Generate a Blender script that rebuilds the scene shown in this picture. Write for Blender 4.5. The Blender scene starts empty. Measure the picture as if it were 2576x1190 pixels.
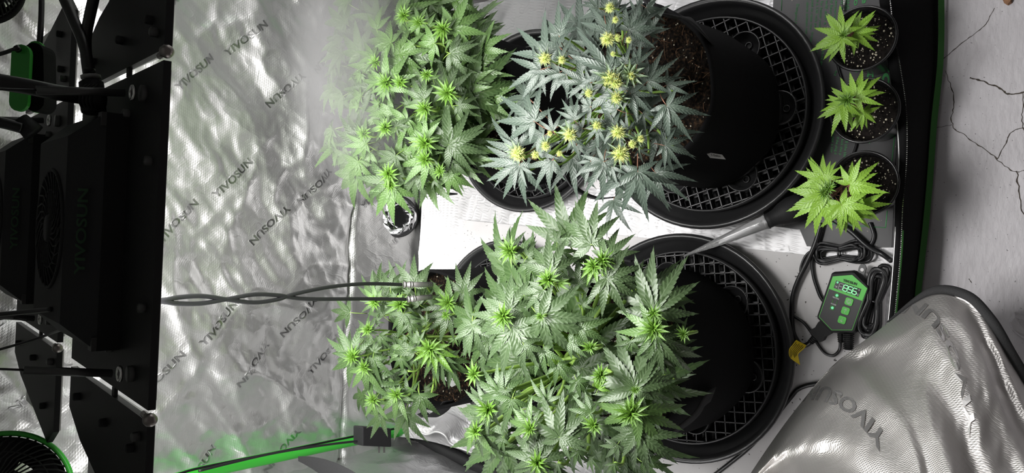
import bpy, math, random
from mathutils import Vector, Matrix, noise
random.seed(7)
scene = bpy.context.scene
COL = scene.collection
V = Vector

# ------------------------------------------------------------------ camera
F = 1900.0; PITCH = math.radians(52); ROLL = math.radians(2.6); CAMH = 1.32
FW = V((0, math.cos(PITCH), -math.sin(PITCH)))
DN = V((0, -math.sin(PITCH), -math.cos(PITCH)))
RT = V((1, 0, 0))
UP = RT * math.cos(ROLL) - DN * math.sin(ROLL)
RI = DN * math.cos(ROLL) + RT * math.sin(ROLL)
CAM = V((0, 0, CAMH))
cd = bpy.data.cameras.new('camera'); cam = bpy.data.objects.new('camera', cd); COL.objects.link(cam)
m = Matrix.Identity(4)
for i in range(3):
    m[i][0] = RI[i]; m[i][1] = UP[i]; m[i][2] = -FW[i]; m[i][3] = CAM[i]
cam.matrix_world = m
cd.sensor_width = 36; cd.sensor_fit = 'HORIZONTAL'; cd.lens = 36 * F / 2576; cd.clip_start = 0.02
scene.camera = cam
# ------------------------------------------------------------------ world, exposure
w = bpy.data.worlds.new('room'); scene.world = w; w.use_nodes = True
bg = w.node_tree.nodes['Background']; bg.inputs[0].default_value = (1.0, 0.93, 0.88, 1); bg.inputs[1].default_value = 0.07
scene.view_settings.view_transform = 'Standard'; scene.view_settings.look = 'None'
scene.view_settings.gamma = 1; scene.view_settings.use_curve_mapping = False
scene.view_settings.exposure = 0.0
LAMP_W = 7.4
scene.cycles.max_bounces = 6; scene.cycles.diffuse_bounces = 3; scene.cycles.glossy_bounces = 4; scene.cycles.transmission_bounces = 5
scene.cycles.adaptive_threshold = 0.02; scene.cycles.volume_bounces = 0; scene.cycles.volume_step_rate = 2.0; scene.cycles.caustics_refractive = False

# ------------------------------------------------------------------ geometry of the view (pixels of the photograph to places)
def ray(x, y): return FW * F + RI * (x - 1288) + UP * (595 - y)
def atz(x, y, z): d = ray(x, y); return CAM + d * ((z - CAMH) / d.z)
def aty(x, y, Y): d = ray(x, y); return CAM + d * (Y / d.y)
def atd(x, y, dep): return CAM + ray(x, y) * (dep / F)
def depth(p): return (p - CAM).dot(FW)

# ------------------------------------------------------------------ materials
MATS = {}
def nt(name):
    mt = bpy.data.materials.new(name); mt.use_nodes = True
    t = mt.node_tree; b = t.nodes['Principled BSDF']; MATS[name] = mt
    return mt, t, b
def N(t, ty, **kw):
    n = t.nodes.new(ty)
    for k, v in kw.items():
        if k.startswith('i_'):
            n.inputs[int(k[2:])].default_value = v
        else: setattr(n, k, v)
    return n
def ramp(t, fac, stops):
    r = t.nodes.new('ShaderNodeValToRGB'); e = r.color_ramp.elements
    while len(e) < len(stops): e.new(0.5)
    for el, (p, c) in zip(e, stops):
        el.position = p; el.color = (*c, 1) if len(c) == 3 else c
    t.links.new(fac, r.inputs[0]); return r
def coord(t, kind='Object', scale=1.0, rot=(0, 0, 0)):
    c = N(t, 'ShaderNodeTexCoord'); mp = N(t, 'ShaderNodeMapping')
    mp.inputs['Scale'].default_value = (scale,) * 3 if not isinstance(scale, tuple) else scale
    mp.inputs['Rotation'].default_value = rot
    t.links.new(c.outputs[kind], mp.inputs[0]); return mp.outputs[0]
def mat(name, col, rough=0.5, metal=0.0, bump=0.0, bscale=300, spec=0.5, var=0.0, coat=0.0):
    mt, t, b = nt(name)
    b.inputs['Base Color'].default_value = (*col, 1); b.inputs['Roughness'].default_value = rough
    b.inputs['Metallic'].default_value = metal; b.inputs['Specular IOR Level'].default_value = spec
    if coat: b.inputs['Coat Weight'].default_value = coat; b.inputs['Coat Roughness'].default_value = 0.08
    if bump or var:
        no = N(t, 'ShaderNodeTexNoise'); no.inputs['Scale'].default_value = bscale; no.inputs['Detail'].default_value = 4
        t.links.new(coord(t), no.inputs['Vector'])
        if bump:
            bp = N(t, 'ShaderNodeBump'); bp.inputs['Strength'].default_value = bump; bp.inputs['Distance'].default_value = 0.002
            t.links.new(no.outputs[0], bp.inputs['Height']); t.links.new(bp.outputs[0], b.inputs['Normal'])
        if var:
            r = ramp(t, no.outputs[0], [(0.3, tuple(c * (1 - var) for c in col)), (0.7, tuple(min(1, c * (1 + var)) for c in col))])
            t.links.new(r.outputs[0], b.inputs['Base Color'])
    return mt

def silver(name, col, rough, weave=700, wst=0.25, crease=0.5, rot=0.6, metal=1.0):
    """reflective woven tent film: a fine diamond weave and small creases"""
    mt, t, b = nt(name)
    b.inputs['Base Color'].default_value = (*col, 1); b.inputs['Metallic'].default_value = metal
    b.inputs['Roughness'].default_value = rough
    c = coord(t)
    hs = []
    for a in (rot, rot + 1.2):
        wv = N(t, 'ShaderNodeTexWave'); wv.inputs['Scale'].default_value = weave / 10
        mp = N(t, 'ShaderNodeMapping'); mp.inputs['Rotation'].default_value = (a, a, a * 0.9)
        t.links.new(c, mp.inputs[0]); t.links.new(mp.outputs[0], wv.inputs['Vector']); hs.append(wv.outputs['Fac'])
    mx = N(t, 'ShaderNodeMath', operation='MAXIMUM'); t.links.new(hs[0], mx.inputs[0]); t.links.new(hs[1], mx.inputs[1])
    b1 = N(t, 'ShaderNodeBump'); b1.inputs['Strength'].default_value = wst; b1.inputs['Distance'].default_value = 0.0006
    t.links.new(mx.outputs[0], b1.inputs['Height'])
    vo = N(t, 'ShaderNodeTexVoronoi', feature='DISTANCE_TO_EDGE'); vo.inputs['Scale'].default_value = 13
    no = N(t, 'ShaderNodeTexNoise'); no.inputs['Scale'].default_value = 7; no.inputs['Detail'].default_value = 3
    t.links.new(c, no.inputs['Vector'])
    ad = N(t, 'ShaderNodeMixRGB', blend_type='ADD'); ad.inputs[0].default_value = 0.45
    t.links.new(c, ad.inputs[1]); t.links.new(no.outputs['Color'], ad.inputs[2]); t.links.new(ad.outputs[0], vo.inputs['Vector'])
    rr = ramp(t, vo.outputs['Distance'], [(0, (1, 1, 1)), (0.06, (0.25, 0.25, 0.25)), (0.3, (0, 0, 0))])
    b2 = N(t, 'ShaderNodeBump'); b2.inputs['Strength'].default_value = crease; b2.inputs['Distance'].default_value = 0.006
    t.links.new(rr.outputs[0], b2.inputs['Height']); t.links.new(b1.outputs[0], b2.inputs['Normal'])
    n3 = N(t, 'ShaderNodeTexNoise'); n3.inputs['Scale'].default_value = 28; n3.inputs['Detail'].default_value = 3
    t.links.new(c, n3.inputs['Vector'])
    b3 = N(t, 'ShaderNodeBump'); b3.inputs['Strength'].default_value = crease; b3.inputs['Distance'].default_value = 0.006
    t.links.new(n3.outputs[0], b3.inputs['Height']); t.links.new(b2.outputs[0], b3.inputs['Normal'])
    t.links.new(b3.outputs[0], b.inputs['Normal'])
    return mt
silver('silver_wall', (0.84, 0.84, 0.83), 0.36, 800, 0.20, 0.07, metal=0.90)
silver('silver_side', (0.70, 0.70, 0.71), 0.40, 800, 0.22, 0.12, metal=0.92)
silver('silver_floor', (0.60, 0.595, 0.605), 0.5, 700, 0.5, 0.12, metal=0.7)
silver('silver_flap', (0.64, 0.62, 0.605), 0.42, 2000, 0.4, 0.03, rot=0.9, metal=0.92)
mat('flap_print', (0.86, 0.85, 0.84), 0.22, 0.9)
mat('silver_print', (0.62, 0.62, 0.62), 0.3, 1.0)
mat('silver_port', (0.85, 0.85, 0.86), 0.16, 1.0)
mat('black_fabric', (0.0075, 0.0075, 0.008), 0.95, bump=0.3, bscale=900, spec=0.15)
mat('black_webbing', (0.028, 0.028, 0.029), 0.8, bump=0.4, bscale=700, spec=0.2)
mat('black_plastic', (0.011, 0.011, 0.012), 0.22, spec=0.45)
mat('saucer_plastic', (0.024, 0.024, 0.025), 0.28, spec=0.5)
mat('grate_plastic', (0.022, 0.022, 0.023), 0.36, spec=0.5)
mat('matte_black', (0.016, 0.016, 0.017), 0.6, bump=0.15, bscale=500, spec=0.3)
mat('plate_black', (0.012, 0.012, 0.013), 0.5, spec=0.3, bump=0.08, bscale=600)
mat('cable_black', (0.012, 0.012, 0.013), 0.35, spec=0.5)
mat('green_pole', (0.045, 0.42, 0.04), 0.35, spec=0.5)
mat('green_plastic', (0.03, 0.30, 0.03), 0.45)
mat('green_trim', (0.025, 0.13, 0.018), 0.8, bump=0.3, bscale=900)
mat('green_print', (0.05, 0.34, 0.09), 0.6)
mat('dark_green_print', (0.012, 0.045, 0.016), 0.7)
mat('green_face', (0.09, 0.54, 0.065), 0.45)
mat('white_print', (0.75, 0.75, 0.75), 0.6)
mat('grey_print', (0.30, 0.30, 0.30), 0.6)
mat('black_print', (0.01, 0.01, 0.01), 0.6)
mat('chrome', (0.75, 0.74, 0.73), 0.18, 1.0)
mat('steel_wire', (0.10, 0.10, 0.10), 0.45, 0.8)
mat('probe_steel', (0.30, 0.29, 0.28), 0.42, 0.85)
mat('dark_steel', (0.28, 0.25, 0.24), 0.3, 1.0)
mat('white_tag', (0.78, 0.78, 0.76), 0.6)
mat('yellow_tag', (0.95, 0.70, 0.02), 0.5)
mat('piping_white', (0.8, 0.8, 0.8), 0.3, 0.3)
mat('stem_green', (0.22, 0.36, 0.07), 0.5, var=0.2, bscale=60)
mat('stem_brown', (0.23, 0.11, 0.07), 0.6, var=0.2, bscale=60)
mat('perlite', (0.72, 0.66, 0.52), 0.8, bump=0.4, bscale=500)
mat('dead_leaf', (0.20, 0.10, 0.05), 0.8, var=0.4, bscale=90)
mat('led_board', (0.7, 0.7, 0.68), 0.5)
mat('pistil', (0.60, 0.64, 0.22), 0.55)
mat('calyx', (0.30, 0.44, 0.10), 0.6, var=0.3, bscale=300)
def glow(name, col, st):
    mt, t, b = nt(name); b.inputs['Base Color'].default_value = (0.02, 0.1, 0.03, 1)
    b.inputs['Emission Color'].default_value = (*col, 1); b.inputs['Emission Strength'].default_value = st; return mt
glow('led_digit', (0.30, 1.0, 0.42), 1.1)
glow('led_dot', (0.25, 0.95, 0.5), 0.8)
mt, t, b = nt('clear_plastic')
b.inputs['Base Color'].default_value = (0.93, 0.93, 0.94, 1); b.inputs['Transmission Weight'].default_value = 0.75
b.inputs['Roughness'].default_value = 0.12; b.inputs['IOR'].default_value = 1.45
# soil
mt, t, b = nt('soil')
c = coord(t)
n1 = N(t, 'ShaderNodeTexNoise'); n1.inputs['Scale'].default_value = 200; n1.inputs['Detail'].default_value = 6; t.links.new(c, n1.inputs['Vector'])
r1 = ramp(t, n1.outputs[0], [(0.38, (0.002, 0.0014, 0.001)), (0.54, (0.014, 0.0085, 0.005)), (0.72, (0.085, 0.048, 0.025))])
vo = N(t, 'ShaderNodeTexVoronoi'); vo.inputs['Scale'].default_value = 150; t.links.new(c, vo.inputs['Vector'])
r2 = ramp(t, vo.outputs['Distance'], [(0.10, (1, 1, 1)), (0.17, (0, 0, 0))])
sx = N(t, 'ShaderNodeSeparateColor'); t.links.new(vo.outputs['Color'], sx.inputs[0])
gt = N(t, 'ShaderNodeMath', operation='GREATER_THAN'); gt.inputs[1].default_value = 0.86; t.links.new(sx.outputs[0], gt.inputs[0])
ml = N(t, 'ShaderNodeMath', operation='MULTIPLY'); t.links.new(gt.outputs[0], ml.inputs[0]); t.links.new(r2.outputs[0], ml.inputs[1])
mx = N(t, 'ShaderNodeMixRGB'); t.links.new(ml.outputs[0], mx.inputs[0]); t.links.new(r1.outputs[0], mx.inputs[1]); mx.inputs[2].default_value = (0.5, 0.42, 0.3, 1)
t.links.new(mx.outputs[0], b.inputs['Base Color']); b.inputs['Roughness'].default_value = 0.9; b.inputs['Specular IOR Level'].default_value = 0.2
bp = N(t, 'ShaderNodeBump'); bp.inputs['Strength'].default_value = 1.0; bp.inputs['Distance'].default_value = 0.006
t.links.new(n1.outputs[0], bp.inputs['Height']); t.links.new(bp.outputs[0], b.inputs['Normal'])
# concrete
mt, t, b = nt('concrete')
c = coord(t)
n1 = N(t, 'ShaderNodeTexNoise'); n1.inputs['Scale'].default_value = 9; n1.inputs['Detail'].default_value = 8; t.links.new(c, n1.inputs['Vector'])
r1 = ramp(t, n1.outputs[0], [(0.3, (0.36, 0.345, 0.36)), (0.7, (0.47, 0.455, 0.475))])
n2 = N(t, 'ShaderNodeTexNoise'); n2.inputs['Scale'].default_value = 260; n2.inputs['Detail'].default_value = 2; t.links.new(c, n2.inputs['Vector'])
r2 = ramp(t, n2.outputs[0], [(0.25, (0.3, 0.3, 0.3)), (0.31, (1, 1, 1))])
mx = N(t, 'ShaderNodeMixRGB', blend_type='MULTIPLY'); mx.inputs[0].default_value = 1
t.links.new(r1.outputs[0], mx.inputs[1]); t.links.new(r2.outputs[0], mx.inputs[2]); t.links.new(mx.outputs[0], b.inputs['Base Color'])
b.inputs['Roughness'].default_value = 0.6
n3 = N(t, 'ShaderNodeTexNoise'); n3.inputs['Scale'].default_value = 60; n3.inputs['Detail'].default_value = 6; t.links.new(coord(t, 'Object', (1, 2.2, 1)), n3.inputs['Vector'])
bp = N(t, 'ShaderNodeBump'); bp.inputs['Strength'].default_value = 0.45; bp.inputs['Distance'].default_value = 0.003
t.links.new(n3.outputs[0], bp.inputs['Height']); t.links.new(bp.outputs[0], b.inputs['Normal'])
# white board with dirt specks
mt, t, b = nt('white_board')
c = coord(t)
n1 = N(t, 'ShaderNodeTexNoise'); n1.inputs['Scale'].default_value = 6; n1.inputs['Detail'].default_value = 6; t.links.new(c, n1.inputs['Vector'])
r1 = ramp(t, n1.outputs[0], [(0.35, (0.60, 0.58, 0.58)), (0.6, (0.72, 0.705, 0.71))])
n2 = N(t, 'ShaderNodeTexNoise'); n2.inputs['Scale'].default_value = 170; n2.inputs['Detail'].default_value = 1; t.links.new(c, n2.inputs['Vector'])
r2 = ramp(t, n2.outputs[0], [(0.25, (0.1, 0.09, 0.08)), (0.28, (1, 1, 1))])
mx = N(t, 'ShaderNodeMixRGB', blend_type='MULTIPLY'); mx.inputs[0].default_value = 1
t.links.new(r1.outputs[0], mx.inputs[1]); t.links.new(r2.outputs[0], mx.inputs[2]); t.links.new(mx.outputs[0], b.inputs['Base Color'])
b.inputs['Roughness'].default_value = 0.5
# heat mat rubber
mt, t, b = nt('mat_rubber')
c = coord(t)
n1 = N(t, 'ShaderNodeTexNoise'); n1.inputs['Scale'].default_value = 12; n1.inputs['Detail'].default_value = 6; t.links.new(c, n1.inputs['Vector'])
r1 = ramp(t, n1.outputs[0], [(0.35, (0.022, 0.022, 0.024)), (0.65, (0.045, 0.044, 0.046))])
n2 = N(t, 'ShaderNodeTexNoise'); n2.inputs['Scale'].default_value = 240; n2.inputs['Detail'].default_value = 1; t.links.new(c, n2.inputs['Vector'])
r2 = ramp(t, n2.outputs[0], [(0.765, (0, 0, 0)), (0.79, (1, 1, 1))])
mx = N(t, 'ShaderNodeMixRGB'); t.links.new(r2.outputs[0], mx.inputs[0]); t.links.new(r1.outputs[0], mx.inputs[1]); mx.inputs[2].default_value = (0.35, 0.3, 0.24, 1)
t.links.new(mx.outputs[0], b.inputs['Base Color']); b.inputs['Roughness'].default_value = 0.45

def leafmat(name, base, rim, vein, rough=0.42, trans=0.25):
    """leaf: pale midrib, side veins and a little light coming through"""
    mt, t, b = nt(name)
    uv = N(t, 'ShaderNodeUVMap'); sp = N(t, 'ShaderNodeSeparateXYZ'); t.links.new(uv.outputs[0], sp.inputs[0])
    def mth(op, a, bb=None, c3=None):
        n = N(t, 'ShaderNodeMath', operation=op)
        for k, v in enumerate((a, bb, c3)):
            if v is None: continue
            if isinstance(v, (int, float)): n.inputs[k].default_value = v
            else: t.links.new(v, n.inputs[k])
        return n.outputs[0]
    lat = mth('ABSOLUTE', mth('SUBTRACT', sp.outputs[0], 0.5))          # 0 at the midrib, .5 at the edge
    mid = mth('LESS_THAN', lat, 0.035)
    ph = mth('FRACT', mth('SUBTRACT', mth('MULTIPLY', sp.outputs[1], 10.0), mth('MULTIPLY', lat, 2.6)))
    dv = mth('ABSOLUTE', mth('SUBTRACT', ph, 0.5))
    side = mth('LESS_THAN', dv, 0.075)
    ve = mth('MAXIMUM', mid, mth('MULTIPLY', side, 0.4))
    oi = N(t, 'ShaderNodeObjectInfo')
    r = ramp(t, oi.outputs['Random'], [(0.0, tuple(x * 0.78 for x in base)), (0.5, base), (1.0, tuple(x * 1.2 for x in base))])
    g = N(t, 'ShaderNodeMixRGB'); t.links.new(mth('MULTIPLY', mth('SUBTRACT', 1.0, sp.outputs[1]), 0.55), g.inputs[0])
    t.links.new(r.outputs[0], g.inputs[1]); g.inputs[2].default_value = (*rim, 1)
    v2 = N(t, 'ShaderNodeMixRGB'); t.links.new(mth('MULTIPLY', ve, 0.6), v2.inputs[0]); t.links.new(g.outputs[0], v2.inputs[1]); v2.inputs[2].default_value = (*vein, 1)
    t.links.new(v2.outputs[0], b.inputs['Base Color'])
    b.inputs['Roughness'].default_value = rough; b.inputs['Specular IOR Level'].default_value = 0.55
    bp = N(t, 'ShaderNodeBump'); bp.inputs['Strength'].default_value = 0.22; bp.inputs['Distance'].default_value = 0.0012
    t.links.new(mth('MULTIPLY', mth('SINE', mth('MULTIPLY', ph, 6.2832)), -0.5), bp.inputs['Height']); t.links.new(bp.outputs[0], b.inputs['Normal'])
    tr = N(t, 'ShaderNodeBsdfTranslucent'); t.links.new(v2.outputs[0], tr.inputs[0])
    ms = N(t, 'ShaderNodeMixShader'); ms.inputs[0].default_value = trans
    t.links.new(b.outputs[0], ms.inputs[1]); t.links.new(tr.outputs[0], ms.inputs[2])
    t.links.new(ms.outputs[0], t.nodes['Material Output'].inputs[0]); return mt
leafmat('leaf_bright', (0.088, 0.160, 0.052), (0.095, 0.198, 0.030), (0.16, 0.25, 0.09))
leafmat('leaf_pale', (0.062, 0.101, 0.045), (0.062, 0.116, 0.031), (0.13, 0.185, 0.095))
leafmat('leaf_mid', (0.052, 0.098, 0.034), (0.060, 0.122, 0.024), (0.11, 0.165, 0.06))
leafmat('leaf_blue', (0.068, 0.095, 0.077), (0.068, 0.097, 0.066), (0.15, 0.19, 0.15))
leafmat('leaf_lime', (0.24, 0.44, 0.055), (0.28, 0.50, 0.035), (0.16, 0.32, 0.045))
leafmat('leaf_young', (0.110, 0.225, 0.036), (0.16, 0.33, 0.016), (0.09, 0.21, 0.025))
leafmat('leaf_sugar', (0.10, 0.15, 0.095), (0.18, 0.28, 0.05), (0.18, 0.24, 0.15))

# ------------------------------------------------------------------ mesh helpers
class MB:
    def __init__(s): s.v = []; s.f = []; s.m = []; s.smooth = []
    def add(s, vs, fs, mi=0, sm=False):
        o = len(s.v); s.v += [V(p) for p in vs]; s.f += [tuple(i + o for i in f) for f in fs]
        s.m += [mi] * len(fs); s.smooth += [sm] * len(fs); return s
    def box(s, c, sx, sy, sz, M=None, mi=0):
        c = V(c); vs = []
        for dx in (-1, 1):
            for dy in (-1, 1):
                for dz in (-1, 1):
                    q = V((dx * sx / 2, dy * sy / 2, dz * sz / 2))
                    vs.append(c + (M @ q if M else q))
        return s.add(vs, [(0, 1, 3, 2), (4, 6, 7, 5), (0, 4, 5, 1), (2, 3, 7, 6), (0, 2, 6, 4), (1, 5, 7, 3)], mi)
    def prism(s, base, top, mi=0, sm=False):
        n = len(base); vs = list(base) + list(top)
        fs = [tuple(range(n - 1, -1, -1)), tuple(range(n, 2 * n))] + [(i, (i + 1) % n, n + (i + 1) % n, n + i) for i in range(n)]
        return s.add(vs, fs, mi, sm)
    def tube(s, pts, r, seg=8, mi=0, cap=True, sm=True):
        pts = [V(p) for p in pts]; n = len(pts); rr = r if isinstance(r, (list, tuple)) else [r] * n
        vs = []; fs = []; ref = None
        for i, p in enumerate(pts):
            d = (pts[min(i + 1, n - 1)] - pts[max(i - 1, 0)]).normalized()
            if ref is None: ref = d.orthogonal().normalized()
            ref = (ref - d * ref.dot(d)); ref = ref.normalized() if ref.length > 1e-6 else d.orthogonal().normalized()
            b = d.cross(ref)
            for k in range(seg):
                a = 2 * math.pi * k / seg; vs.append(p + (ref * math.cos(a) + b * math.sin(a)) * rr[i])
        for i in range(n - 1):
            for k in range(seg):
                k2 = (k + 1) % seg; fs.append((i * seg + k, i * seg + k2, (i + 1) * seg + k2, (i + 1) * seg + k))
        if cap: fs += [tuple(range(seg - 1, -1, -1)), tuple((n - 1) * seg + k for k in range(seg))]
        return s.add(vs, fs, mi, sm)
    def lathe(s, c, prof, seg=48, mi=0, sm=True, ax=None, close=False, wob=None):
        c = V(c); vs = []; fs = []; n = len(prof)
        M = ax if ax else Matrix.Identity(3)
        for k in range(seg):
            a = 2 * math.pi * k / seg
            for (r, z) in prof:
                q = r * (1 + (wob(a, z) if wob else 0))
                vs.append(c + M @ V((q * math.cos(a), q * math.sin(a), z)))
        for k in range(seg):
            k2 = (k + 1) % seg
            for j in range(n - 1 + (1 if close else 0)):
                j2 = (j + 1) % n; fs.append((k * n + j, k2 * n + j, k2 * n + j2, k * n + j2))
        return s.add(vs, fs, mi, sm)
    def torus(s, c, R, r, seg=48, k=8, mi=0, ax=None):
        return s.lathe(c, [(R + r * math.cos(2 * math.pi * i / k), r * math.sin(2 * math.pi * i / k)) for i in range(k)], seg, mi, True, ax, True)
    def grid(s, fn, nu, nv, mi=0, sm=True):
        vs = [fn(i / nu, j / nv) for i in range(nu + 1) for j in range(nv + 1)]
        fs = [(i * (nv + 1) + j, (i + 1) * (nv + 1) + j, (i + 1) * (nv + 1) + j + 1, i * (nv + 1) + j + 1) for i in range(nu) for j in range(nv)]
        return s.add(vs, fs, mi, sm)
    def ball(s, c, r, seg=10, mi=0, sq=(1, 1, 1)):
        n = seg // 2
        return s.add(*sphere(V(c), r, seg, n, sq), mi, True)
    def build(s, name, mats, parent=None, uvs=None):
        me = bpy.data.meshes.new(name); off = V((0, 0, 0))
        if parent is not None: off = parent.get('_o') or off; off = V(off)
        me.from_pydata([tuple(p - off) for p in s.v], [], s.f); 
        if isinstance(mats, str): mats = [mats]
        for q in mats: me.materials.append(MATS[q])
        me.polygons.foreach_set('material_index', s.m); me.polygons.foreach_set('use_smooth', s.smooth)
        me.update(); o = bpy.data.objects.new(name, me); COL.objects.link(o)
        if parent is not None: o.parent = parent; o['_o'] = tuple(off)
        else: o['_o'] = (0.0, 0.0, 0.0)
        return o
def sphere(c, r, seg, n, sq):
    vs = [c + V((0, 0, r * sq[2]))]; fs = []
    for i in range(1, n):
        p = math.pi * i / n
        for k in range(seg):
            a = 2 * math.pi * k / seg; vs.append(c + V((r * math.sin(p) * math.cos(a) * sq[0], r * math.sin(p) * math.sin(a) * sq[1], r * math.cos(p) * sq[2])))
    vs.append(c - V((0, 0, r * sq[2]))); L = len(vs) - 1
    for k in range(seg): fs.append((0, 1 + k, 1 + (k + 1) % seg))
    for i in range(n - 2):
        for k in range(seg):
            a = 1 + i * seg + k; b = 1 + i * seg + (k + 1) % seg; fs.append((a, a + seg, b + seg, b))
    for k in range(seg): fs.append((L, 1 + (n - 2) * seg + (k + 1) % seg, 1 + (n - 2) * seg + k))
    return vs, fs
def spline(pts, n=8):
    pts = [V(p) for p in pts]; out = []
    for i in range(len(pts) - 1):
        p0, p1, p2, p3 = pts[max(i - 1, 0)], pts[i], pts[i + 1], pts[min(i + 2, len(pts) - 1)]
        for k in range(n):
            u = k / n; out.append(0.5 * (2 * p1 + (p2 - p0) * u + (2 * p0 - 5 * p1 + 4 * p2 - p3) * u * u + (3 * p1 - p0 - 3 * p2 + p3) * u ** 3))
    out.append(pts[-1]); return out
def thing(name, label, cat, loc=(0, 0, 0), group=None):
    o = bpy.data.objects.new(name, None); COL.objects.link(o); o.location = loc; o.empty_display_size = 0.05
    o['_o'] = tuple(loc); o['label'] = label; o['category'] = cat
    if group: o['group'] = group
    return o
def tag(o, label, cat=None, group=None, kind=None):
    o['label'] = label
    if cat: o['category'] = cat
    if group: o['group'] = group
    if kind: o['kind'] = kind
    return o
def struct(o, label=None):
    o['kind'] = 'structure'
    if label: o['label'] = label
    return o
_tc = {}
def text_geo(s, bold=0.0):
    """flat letters of a word, one unit high, centred on the origin"""
    if (s, bold) in _tc: return _tc[(s, bold)]
    cu = bpy.data.curves.new('t', 'FONT'); cu.body = s; cu.align_x = 'CENTER'; cu.align_y = 'CENTER'; cu.offset = bold; cu.resolution_u = 3
    ob = bpy.data.objects.new('t', cu); COL.objects.link(ob)
    dg = bpy.context.evaluated_depsgraph_get(); me = bpy.data.meshes.new_from_object(ob.evaluated_get(dg))
    r = ([v.co.copy() for v in me.vertices], [tuple(p.vertices) for p in me.polygons])
    bpy.data.objects.remove(ob); bpy.data.curves.remove(cu); bpy.data.meshes.remove(me)
    _tc[(s, bold)] = r; return r
def lettering(s, o, ux, uy, size, mname, parent, name='lettering', bold=0.012, fit=None, lift=0.0006, wrap=None):
    vs, fs = text_geo(s, bold); ux = ux.normalized(); uy = (uy - ux * uy.dot(ux)).normalized(); nn = ux.cross(uy)
    k = size
    if fit: k = fit / (max(v.x for v in vs) - min(v.x for v in vs))
    pts = [o + ux * (v.x * k) + uy * (v.y * (size if fit else k)) + nn * lift for v in vs]
    if wrap: pts = [wrap(p) for p in pts]
    return MB().add(pts, fs).build(name, mname, parent)
def px_text(s, p0, p1, z, size, mname, parent, **kw):
    """a word lying on a level surface between two pixels of the photograph (start, end of the word)"""
    a = atz(*p0, z); b = atz(*p1, z); ux = b - a; uy = V((-ux.y, ux.x, 0))
    return lettering(s, (a + b) / 2, ux, uy, size, mname, parent, fit=ux.length, **kw)

# ================================================================== SETTING
XL, XR, YB = -0.495, 0.545, 1.31
def fbm(x, y, z=0.0, s=1.0): return noise.fractal(V((x * s, y * s, z)), 0.9, 2.1, 4)
def ridg(x, y, s, z=0.0):
    n = noise.noise(V((x * s, y * s, z))); return max(0, 1 - abs(n) * 3.2) ** 2
def wall_y(x, z):
    y = YB
    y += -0.012 + 0.16 * z if z < 0.2 else 0.02 - 0.012 * min(1, (z - 0.2) / 0.06)
    y += 0.010 * math.exp(-((z - 0.208) / 0.009) ** 2)
    amp = 1.0 if z > 0.22 else 0.45
    u = x * 0.75 + z * 0.65; v = -x * 0.65 + z * 0.75
    y -= amp * (0.030 * fbm(u * 1.0, v * 2.4, 3.1, 1.5) + 0.011 * fbm(u, v * 1.8, 9.2, 4.5) + 0.004 * fbm(u * 1.1, v * 1.4, 5.2, 11.0))
    y -= amp * (0.007 * ridg(u, v * 1.7, 4.0, 1.7) + 0.003 * ridg(u * 1.3, v, 9.0, 5.5) + 0.0007 * ridg(u, v, 19.0, 8.5))
    return y
b = MB(); b.grid(lambda i, j: V((-0.54 + i * 1.10, wall_y(-0.54 + i * 1.10, j * 1.0), j * 1.0)), 230, 230)
b.grid(lambda i, j: V((-0.54 + i * 1.10, wall_y(-0.54 + i * 1.10, 1.0 + j * 0.55), 1.0 + j * 0.55)), 60, 30)
wall_back = struct(b.build('wall_back', 'silver_wall'), 'crumpled silver reflective film wall of the tent')
def side_wall(sx):
    X0 = XL if sx < 0 else XR
    def f(i, j):
        y = 0.24 + i * (YB - 0.24 + 0.02); z = j * 1.55
        if sx < 0: X0_ = -0.512 - 0.08 * (YB - y)
        else: X0_ = X0
        return V((X0_ + sx * (-0.014) * fbm(y, z, 4.0 * sx, 3.0) + sx * -0.006 * ridg(y, z * 1.4, 8, sx) + sx * -0.004 * ridg(y * 0.6 + z, z - y, 14, sx + 4), y, z))
    return MB().grid(f, 90, 110).build('wall_left' if sx < 0 else 'wall_right', 'silver_side')
struct(side_wall(-1), 'silver film side wall along the left of the tent'); struct(side_wall(1), 'silver film side wall along the right of the tent')
struct(MB().grid(lambda i, j: V((XL + i * (XR - XL), 0.24 + j * (YB - 0.24), 1.54 + 0.01 * fbm(i, j, 0, 4))), 20, 20).build('ceiling', 'silver_side'))
# tent floor tray, curving up at the back
def tray_z(x, y):
    z = 0.0015 + 0.0022 * max(0, fbm(x, y, 2, 7)) + 0.003 * ridg(x, y * 1.4, 6, 3)
    if y > 1.17: z += 0.030 * ((y - 1.17) / 0.115) ** 2
    if x < -0.43: z += 0.05 * ((-0.43 - x) / 0.06) ** 1.5
    return z
b = MB().grid(lambda i, j: V((-0.482 + i * 1.02, 0.25 + j * 1.035, tray_z(-0.482 + i * 1.02, 0.25 + j * 1.035))), 120, 120)
tent_floor = struct(b.build('floor_tray', 'silver_floor'), 'bright silver woven floor tray inside the tent')
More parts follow.
